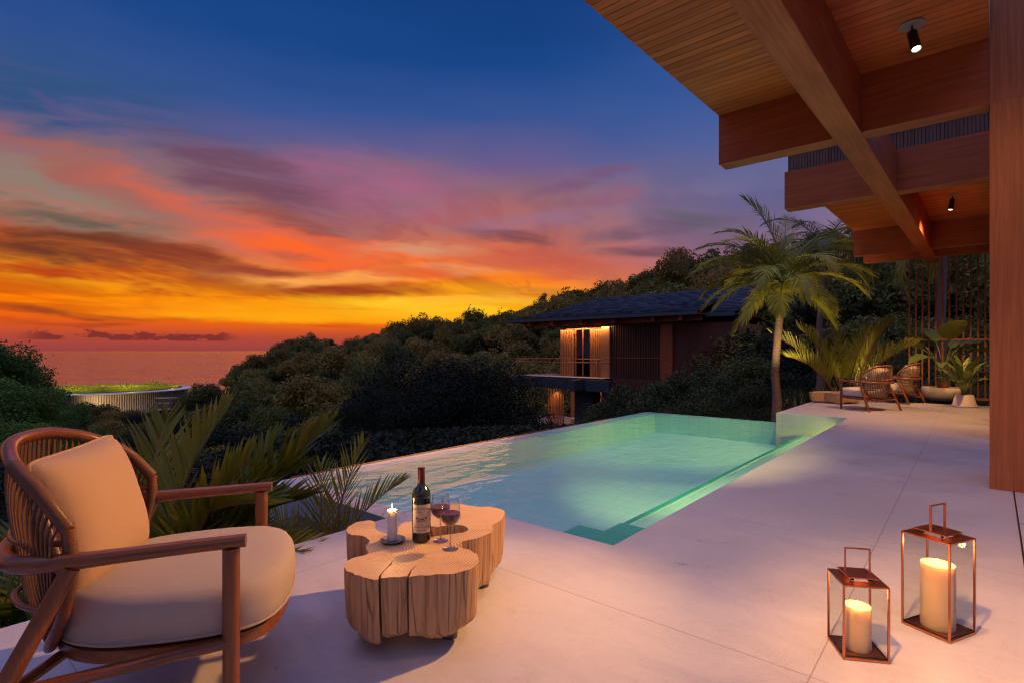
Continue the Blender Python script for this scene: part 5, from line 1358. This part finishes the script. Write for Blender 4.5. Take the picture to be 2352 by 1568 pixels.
FR = [fr(-45, 86, 2.5, 44, roll=R(30), **FRC), fr(-75, 60, 2.35, 80, **FRC), fr(-95, 46, 2.25, 82, **FRC), fr(-100, 8, 1.9, 62, **FRC), fr(-120, -12, 1.7, 50, **FRC), fr(-140, 34, 2.0, 100, **FRC),
      fr(78, 66, 2.3, 82, **FRC), fr(95, 52, 2.25, 84, **FRC), fr(105, 20, 1.9, 75, **FRC), fr(70, -5, 1.7, 55, **FRC), fr(135, 42, 2.0, 110, **FRC), fr(170, 55, 1.9, 120, **FRC), fr(-170, 20, 1.7, 90, **FRC),
      fr(20, 60, 2.0, 80, **FRC), fr(-20, 40, 2.0, 80, **FRC), fr(50, 30, 2.0, 75, **FRC), fr(-60, 25, 2.0, 75, **FRC), fr(0, 5, 1.7, 60, **FRC), fr(30, 78, 2.3, 46, **FRC), fr(-110, 64, 2.2, 88, **FRC), fr(-85, -28, 1.6, 40, **FRC), fr(100, -25, 1.5, 40, **FRC), fr(-150, -10, 1.6, 50, **FRC), fr(160, -5, 1.6, 60, **FRC), fr(115, 62, 2.2, 100, **FRC), fr(-70, 12, 2.0, 70, **FRC), fr(-88, 30, 2.3, 60, **FRC), fr(88, 34, 2.3, 64, **FRC), fr(-100, 70, 2.3, 84, **FRC), fr(100, 72, 2.3, 84, **FRC), fr(-60, 46, 2.2, 70, **FRC)]
palm('tall coconut palm lit warm with arching fronds at the corner of the terrace', (gx, gy, -.45), (6.54, 13.0, zt_), .098, FR, M['palm_leaf'])
FD = dict(n=38, ll=.7, lw=.035, ld=.5)
FR2 = [fr(a, e, 2.3, 85, **FD) for a, e in ((-90, 60), (-60, 30), (-120, 35), (90, 55), (60, 30), (120, 30), (180, 50), (150, 20), (-150, 20), (0, 70), (30, 10), (-30, 40), (-100, 0), (80, 5))]
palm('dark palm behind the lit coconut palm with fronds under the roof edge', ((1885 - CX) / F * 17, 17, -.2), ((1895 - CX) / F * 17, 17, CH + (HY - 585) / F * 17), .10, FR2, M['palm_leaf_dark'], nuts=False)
FR3 = [fr(a, e, 2.5, 100, n=42, ll=.7, lw=.032, ld=.5) for a, e in ((-90, 25), (-70, 50), (-110, 5), (-130, 40), (-60, 5), (-85, -20), (90, 30), (60, 50), (120, 20), (180, 50), (150, 20), (-160, 20), (0, 70), (30, 10), (-30, 40), (80, 5))]
palm('palm with a straight ringed trunk behind the screen of vertical bars', ((2168 - CX) / F * 15.2, 15.2, -.2), ((2172 - CX) / F * 15.2, 15.2, 4.35), .12, FR3, M['palm_leaf'], nuts=False)
def clump(name, label, loc, fronds, mat, cat='palm', group=None, rach=None):
    t_ = thing(name, label, cat, loc, 0, group)
    for i, f_ in enumerate(fronds):
        add_frond(t_, mat, (random.uniform(-.05, .05), random.uniform(-.05, .05), 0), rach=rach, seed=i * 7 + 1, **f_)
    return t_
YF = dict(n=34, ll=.66, lw=.034, ld=.10, up=.55, ang=(44, 12), bare=.32)
clump('young_palm', 'young palm with bright yellow green upright fronds behind the far chairs', ((1940 - CX) / F * 13.0, 13.0, -.35),
      [fr(-82, 68, 2.5, 46, **YF), fr(-65, 78, 2.3, 36, **YF), fr(80, 66, 2.65, 20, **YF), fr(95, 76, 2.3, 22, **YF), fr(10, 80, 2.2, 20, **YF), fr(-170, 74, 2.3, 40, **YF), fr(-110, 60, 2.3, 55, **YF), fr(60, 60, 2.4, 45, **YF), fr(150, 66, 2.2, 45, **YF)], M['palm_leaf'], rach=M['stem_red'])
# strap leaved plants
def blades(name, label, loc, n, h, w_, mat, spread=1.0, cat='plant', group=None, seed=1, droop=1.0):
    rg_ = random.Random(seed); t_ = thing(name, label, cat, loc, 0, group); m_ = MB()
    for i in range(n):
        a = rg_.uniform(0, 6.28); e_ = R(rg_.uniform(38, 86)); L = h * rg_.uniform(.6, 1.1); dr = R(rg_.uniform(10, 70)) * droop
        p = Vector((rg_.uniform(-.06, .06) * spread, rg_.uniform(-.06, .06) * spread, 0)); K = 6; vs = []
        sd = Vector((math.cos(a), -math.sin(a), 0)); ww = w_ * rg_.uniform(.7, 1.2)
        for k in range(K + 1):
            s = k / K; ee = e_ - dr * s ** 1.5; wk = ww * (.55 + .9 * s if s < .4 else .91 * (1 - ((s - .4) / .6) ** 1.6) + .004)
            vs += [tuple(p - sd * wk / 2), tuple(p - Vector((0, 0, wk * .16))), tuple(p + sd * wk / 2)]
            p = p + Vector((math.sin(a) * math.cos(ee), math.cos(a) * math.cos(ee), math.sin(ee))) * (L / K)
        m_.add(vs, [f_ for k in range(K) for f_ in ((3 * k, 3 * k + 1, 3 * k + 4, 3 * k + 3), (3 * k + 1, 3 * k + 2, 3 * k + 5, 3 * k + 4))])
    m_.build('leaves', mat, t_, smooth=True)
    return t_
for i, (u, d, h, n_, lb) in enumerate([(1850, 13.2, 1.0, 60, 'dark strap leaved plant at the foot of the palm trunk'), (1905, 12.8, .9, 50, 'dark strap leaved plant left of the pale trunk table'), (2030, 13.4, 1.6, 60, 'tall dark blade plant rising above the far chairs'), (2075, 13.8, 1.5, 50, 'tall dark blade plant just left of the screen of bars'),
                                   (1980, 13.0, 1.1, 60, 'dark blade plant behind the front far chair'), (1830, 12.4, .6, 40, 'low spiky plant beside the raised end of the terrace'), (2120, 14.6, 1.3, 50, 'dark blade plant seen through the left bars of the screen'), (2215, 14.4, 1.1, 50, 'dark blade plant seen through the right bars of the screen')]):
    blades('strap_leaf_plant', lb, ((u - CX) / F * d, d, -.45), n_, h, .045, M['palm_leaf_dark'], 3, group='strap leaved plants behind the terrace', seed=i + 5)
# foreground fronds left of the terrace
FF = dict(n=30, ll=.48, lw=.040, ld=.12, up=.35, ang=(52, 14), bare=.22)
def at(u, d, z): return ((u - CX) / F * d, d, z)
clump('areca_palm', 'foreground palm with broad golden green leaflets just behind the chair back', at(330, 3.35, -.55),
      [fr(-20, 72, 1.50, 45, **FF), fr(-75, 62, 1.45, 55, **FF), fr(70, 68, 1.25, 56, **FF), fr(100, 56, 1.05, 62, **FF), fr(30, 80, 1.35, 30, **FF), fr(130, 58, 1.30, 75, **FF), fr(-120, 56, 1.3, 70, **FF), fr(80, 40, .95, 50, **FF), fr(110, 68, 1.35, 70, **FF), fr(60, 54, 1.15, 50, **FF)], M['fore_palm'], rach=M['stem_red'])
FH0 = dict(n=26, ll=.36, lw=.034, ld=.14, up=.35, ang=(52, 14), bare=.2)
FG = dict(n=26, ll=.46, lw=.042, ld=.08, up=.2, ang=(50, 16), bare=.30, roll=R(-35))
clump('areca_palm', 'foreground palm with one tall fan like frond rising above the far armrest of the chair', at(475, 3.55, -.55),
      [fr(78, 72, 1.36, 36, **FG), fr(40, 78, 1.15, 30, **FH0), fr(100, 50, .95, 60, **FH0), fr(140, 60, .9, 70, **FH0), fr(95, 30, .85, 40, **FH0), fr(0, 66, 1.0, 55, **FH0), fr(-60, 60, 1.0, 60, **FH0), fr(120, 35, .85, 50, **FH0), fr(-95, 40, .9, 50, **FH0)], M['fore_palm'], rach=M['stem_red'])
FH = dict(n=26, ll=.36, lw=.019, ld=.15, up=.3, ang=(46, 12), bare=.22)
clump('areca_palm', 'small palm with thin leaflets between the armrest and the candle, beside the pool coping', at(735, 3.72, -.62),
      [fr(15, 76, 1.15, 35, **FH), fr(50, 68, 1.0, 50, **FH), fr(80, 58, .85, 55, **FH), fr(-60, 60, 1.0, 60, **FH), fr(-90, 45, 1.05, 60, **FH), fr(110, 40, .9, 60, **FH), fr(-20, 70, 1.05, 40, **FH), fr(140, 50, .8, 70, **FH), fr(-110, 30, .95, 50, **FH)], M['fore_palm'], rach=M['stem_red'])
for i, (u, d, h, n_, lb) in enumerate([(20, 2.55, .75, 130, 'lush green strap grass clump at the lower left beside the chair'), (110, 2.75, .7, 110, 'green strap grass seen between the rear leg and the seat of the chair'), (-60, 2.7, .8, 110, 'green strap grass clump cut by the left edge of the photo'),
                                   (560, 3.5, .5, 90, 'thin grass clump under the far armrest next to the terrace edge'), (655, 3.55, .45, 80, 'small grass clump beside the small palm'), (420, 3.2, .6, 90, 'grass clump growing behind the seat cushion'), (250, 3.1, .6, 90, 'grass clump behind the rope back'),
                                   (800, 3.98, .32, 60, 'low grass tuft at the corner of the coping and the terrace')]):
    blades('grass_clump', lb, at(u, d, -.55), n_, h, .026, M['grass_leaf'] if i < 3 else M['fore_palm'], 5, 'grass', 'grass clumps along the terrace edge', i + 30)
clump('areca_palm', 'low dense palm filling the gap behind the seat of the foreground chair', at(400, 3.15, -.6),
      [fr(-40, 70, 1.05, 50, **FF), fr(40, 74, 1.1, 45, **FF), fr(95, 60, .95, 60, **FF), fr(-90, 56, .95, 60, **FF), fr(140, 55, .85, 60, **FF), fr(-140, 55, .85, 60, **FF), fr(75, 80, 1.15, 30, **FF), fr(-10, 50, .9, 60, **FF)], M['fore_palm'], rach=M['stem_red'])
# garden bed beside the terrace
mb = MB()
mb.box(-4.5, -1.395, -7, -.56, -.9, -.52)
o = frame(mb.build('garden_bed', M['soil'])); tag(o, 'dark soil of the planting bed beside the terrace', kind='structure')
# roof palms on the round building
for (u, d, lb) in ((152, 250, 'small bright palm at the left end of the planted roof'), (236, 236, 'small bright palm in the middle of the planted roof'), (357, 268, 'largest bright palm at the right end of the planted roof')):
    t_ = thing('roof_palm', lb, 'palm', at(u, d, -17.1), 0, 'palms on the planted roof'); k = 1.6 if u > 300 else 1.1
    m_ = MB(); m_.tube([(0, 0, 0), (0, 0, 1.4 * k)], .12, 6); m_.build('trunk', M['bark'], t_)
    for i in range(14): add_frond(t_, M['roof_green'], (0, 0, 1.4 * k), **fr(i * 51, 15 + 50 * (i % 3) / 2, 2.6 * k, 70, n=12, ll=.9, lw=.22, ld=.4, seed=i))

# ---------------------------------------------------------------- broad leaved pot plants
def broad_leaf(parent, mat, az, el, pet, L, W, droop, petr=.008, ripple=.02, fold=.22, seed=0, tw=0.0, base=(0, 0, 0)):
    rg_ = random.Random(seed); r = bpy.data.objects.new
    p = Vector(base); K = 8; P = [p.copy()]
    for k in range(K):
        s = (k + .5) / K; ee = R(86) + (el - R(86)) * s ** 1.4
        p = p + Vector((math.sin(az) * math.cos(ee), math.cos(az) * math.cos(ee), math.sin(ee))) * pet / K; P.append(p.copy())
    m_ = MB(); m_.tube(P, [petr * 1.4 - petr * .6 * i / K for i in range(K + 1)], 7, mi=1)
    nU, nV = 16, 8; vs = []
    sd0 = Vector((math.cos(az), -math.sin(az), 0)); e_ = el; q = p.copy()
    for i in range(nU + 1):
        s = i / nU; ee = el - droop * s ** 1.2
        tn = Vector((math.sin(az) * math.cos(ee), math.cos(az) * math.cos(ee), math.sin(ee)))
        sd = Matrix.Rotation(tw, 3, tn) @ sd0; up_ = sd.cross(tn)
        w_ = W * (math.sin(math.pi * min(1, s ** .72)) ** .75) * (1 if s < .98 else .0) + .001
        for j in range(nV + 1):
            v_ = j / nV * 2 - 1
            rip = ripple * math.sin(s * 24 + abs(v_) * 3.5) * abs(v_) * (w_ / W)
            vs.append(tuple(q + sd * (v_ * w_ / 2) + up_ * (abs(v_) * fold * w_ * .5 + rip)))
        q = q + tn * (L / nU)
    m_.add(vs, [(i * (nV + 1) + j, i * (nV + 1) + j + 1, (i + 1) * (nV + 1) + j + 1, (i + 1) * (nV + 1) + j) for i in range(nU) for j in range(nV)], 0)
    return m_.build('leaf', [mat, M['stem_green']], parent, smooth=True, angle=180)
bx0 = Vector(pot1.location)
pl = thing('bird_of_paradise_plant', 'tall plant with huge paddle leaves growing in the wide bowl planter', 'potted plant', bx0 + Vector((0.02, 0, .25)))
m_ = MB(); m_.tube([(0, 0, -.02), (0, 0, .16)], [.11, .10], 14); m_.build('stem_base', M['stem_red'], pl, smooth=True)
for i, (az_, el_, pet, L, W, dr, tw, mt) in enumerate([(-165, 60, 1.02, .70, .52, 55, 0, 'broad_leaf_light'), (-95, 25, .95, .72, .30, 60, .2, 'broad_leaf_light'), (-110, 10, .80, .78, .28, 50, -.3, 'broad_leaf'), (85, 30, 1.0, .80, .30, 70, .3, 'broad_leaf'),
        (120, 20, .85, .70, .34, 60, -.2, 'broad_leaf'), (150, 45, .8, .55, .26, 60, 0, 'broad_leaf_light'), (60, 40, .9, .6, .26, 60, .2, 'broad_leaf'), (-60, 50, .9, .6, .26, 60, .2, 'broad_leaf'), (10, 55, 1.0, .6, .3, 50, 0, 'broad_leaf'), (-140, 15, .60, .5, .22, 60, 0, 'broad_leaf')]):
    broad_leaf(pl, M[mt], R(az_), R(el_), pet, L, W, R(dr), .013, .012, .18, i, tw, (random.uniform(-.05, .05), random.uniform(-.05, .05), .1))
bx1 = Vector(pot2.location)
p2 = thing('broad_leaf_plant', 'leafy plant with long oval leaves growing in the tapered planter', 'potted plant', bx1 + Vector((0, 0, .20)))
for i in range(22):
    az_ = i * 137.5; ring_ = i / 22
    broad_leaf(p2, M['broad_leaf_light' if i % 4 == 0 else 'broad_leaf'], R(az_), R(78 - 48 * ring_), .46 - .22 * ring_, .42 + .05 * math.sin(i), .135, R(30 + 30 * ring_), .006, .006, .30, i + 40, random.uniform(-.3, .3), (math.sin(R(az_)) * .03, math.cos(R(az_)) * .03, 0))
# ---------------------------------------------------------------- lamps
spotlight(-.444, -.636, 'lit black ceiling spotlight on a round plate, nearest the camera', R(24), R(75), energy=1300, size=R(34), group='ceiling spotlights under the roof', aim=(-.75, 1.9, .1), col=(1.0, .46, .13))
spotlight(-.47, 5.46, 'black ceiling spotlight above the far chairs', R(14), R(20), energy=420, size=R(125), group='ceiling spotlights under the roof', aim=(7.2, 9.6, 0))
spotlight(-.45, -3.6, 'added fill spotlight, out of view, over the near end of the terrace', R(20), R(100), energy=230, size=R(92), group='ceiling spotlights under the roof', aim=(1.7, 3.6, 0), col=(1.0, .56, .34))  # added fill light for the dark middle of the terrace, fitting unseen
# unseen garden spike lights, added to wash the palms
def added_garden_light(loc, aim, e, label, size=R(80)):
    t_ = thing('added_garden_spotlight', label, 'garden light', loc, 0, 'added garden lights hidden among the plants')
    m_ = MB(); m_.tube([(0, 0, -.3), (0, 0, .12)], .012, 8); m_.build('spike', M['black_metal'], t_, smooth=True)
    d = (Vector(aim) - Vector(loc)).normalized()
    m_ = MB(); m_.tube([Vector((0, 0, .15)) - d * .06, Vector((0, 0, .15)) + d * .06], .035, 16); m_.build('lamp_head', M['black_metal'], t_, smooth=True)
    L = bpy.data.lights.new('added_garden_light', 'SPOT'); lo = bpy.data.objects.new('added_garden_light', L); C.objects.link(lo)
    L.energy = e; L.color = (1.0, .66, .30); L.spot_size = size; L.spot_blend = .8; L.shadow_soft_size = .04
    lo.location = Vector(loc) + Vector((0, 0, .15)) + d * .08; lo.rotation_euler = d.to_track_quat('-Z', 'Y').to_euler()
added_garden_light((5.9, 11.6, -.15), (6.6, 13.2, 3.2), 320, 'assumed small black garden spotlight hidden in the bed below the coconut palm')
added_garden_light((8.6, 12.6, -.1), (7.6, 13.0, 1.6), 110, 'assumed small black garden spotlight hidden behind the far chairs')
spotlight(-.45, -5.4, 'added black ceiling spotlight, out of view at the near end of the roof, warming the lantern corner', R(20), R(60), energy=850, size=R(40), group='ceiling spotlights under the roof', aim=(2.0, 1.7, 0), col=(1.0, .42, .10))  # unseen lamp added for the orange light on the paving around the lanterns
# assumed light strip, out of sight under the terrace edge, just under water
t_ = thing('assumed_pool_light_strip', 'assumed thin light strip, out of sight under the terrace edge along the long side of the pool', 'pool light', d2w(0, 4.4, -.23), DA)
m_ = MB(); m_.box(-.012, -.004, -3.15, 3.15, -.012, .012); m_.build('housing', M['inox'], t_)
for yy in (2.3, 4.4, 6.5):
    L = bpy.data.lights.new('assumed_pool_strip', 'AREA'); lo = bpy.data.objects.new('assumed_pool_strip', L); C.objects.link(lo)
    L.shape = 'RECTANGLE'; L.size = 2.08; L.size_y = .03; L.energy = 16 if yy > 5 else 9; L.color = (1.0, .84, .12)
    lo.location = d2w(-.02, yy, -.232)
    zx = (d2w(0, yy, 0) - d2w(-1.0, yy, -.95)).normalized(); xx = (d2w(0, 1, 0) - d2w(0, 0, 0)).normalized(); yv = zx.cross(xx).normalized(); xx = yv.cross(zx)
    lo.rotation_euler = Matrix((xx, yv, zx)).transposed().to_euler()
for i in range(9):  # assumed lamp masts that brighten the planted roof
    a = i * 2.4; r_ = 9 + 18 * ((i * .37) % 1)
    m_ = MB(); m_.lathe([(0, 0), (.06, 0), (.06, 3.2), (0, 3.3)], 8, (r_ * math.cos(a), r_ * math.sin(a), -17.1), caps=False); m_.build('assumed_roof_light', M['black_metal'], RB)
    L = bpy.data.lights.new('assumed_roof_lamp', 'POINT'); lo = bpy.data.objects.new('assumed_roof_lamp', L); C.objects.link(lo)
    L.energy = 650; L.color = (1.0, .85, .4); L.shadow_soft_size = .3; lo.location = (-193 + r_ * math.cos(a), 258 + r_ * math.sin(a), -13.4)
spotlight(-.47, 8.1, 'added ceiling spotlight, out of view, brightening the potted plants at the far end', R(14), R(20), energy=260, size=R(72), group='ceiling spotlights under the roof', aim=(9.2, 11.6, .6))  # unseen lamp added because the broad leaves came out too dark
for dx_ in (-8, 8, 22):  # spots added in front of the round building to brighten its slats
    m_ = MB(); m_.lathe([(0, 0), (.3, 0), (.3, .6), (0, .7)], 10, (dx_, -42, -29), caps=False); m_.build('added_wall_washer', M['black_metal'], RB)
    L = bpy.data.lights.new('added_wall_wash', 'SPOT'); lo = bpy.data.objects.new('added_wall_wash', L); C.objects.link(lo)
    L.energy = 9000; L.color = (1.0, .74, .42); L.spot_size = R(100); L.spot_blend = .9; L.shadow_soft_size = .5
    lo.location = (-193 + dx_, 258 - 42, -27.5); lo.rotation_euler = Vector((0, 12, 5.5)).to_track_quat('-Z', 'Y').to_euler()
spotlight(-.45, -2.2, 'added ceiling spotlight, out of view, brightening the big wooden column', R(20), R(-60), energy=60, size=R(80), group='ceiling spotlights under the roof', aim=h2w(.4, 0, 1.4))  # unseen lamp added to put light on the column front
for y_, tgt, en in ((-3.5, (-1.0, 3.6), 1300),):
    spotlight(-1.6, y_, 'assumed black ceiling spotlight, out of view, aimed at the %s of the pool' % ('middle' if y_ > -4 else 'far end'), R(40), R(60), energy=en, size=R(17 if y_ < -4 else 36), group='ceiling spotlights under the roof', aim=d2w(*tgt, -.5), col=(1.0, .76, .22))  # assumed lamp, not in view, that turns the pool water yellow green
added_garden_light((-1.80, 2.75, -.5), (-2.15, 3.5, .30), 75, 'small garden spotlight added in the planting bed to brighten the fronds behind the foreground chair', R(110))  # added hidden lamp that makes the near fronds glow golden
spotlight(-1.9, 3.3, 'added black ceiling spotlight, hidden from view, above the far right part of the pool', R(15), R(0), energy=420, size=R(62), group='ceiling spotlights under the roof', aim=(2.9, 9.6, -.5), col=(1.0, .80, .20))  # hidden lamp added to make the far right of the pool yellow green
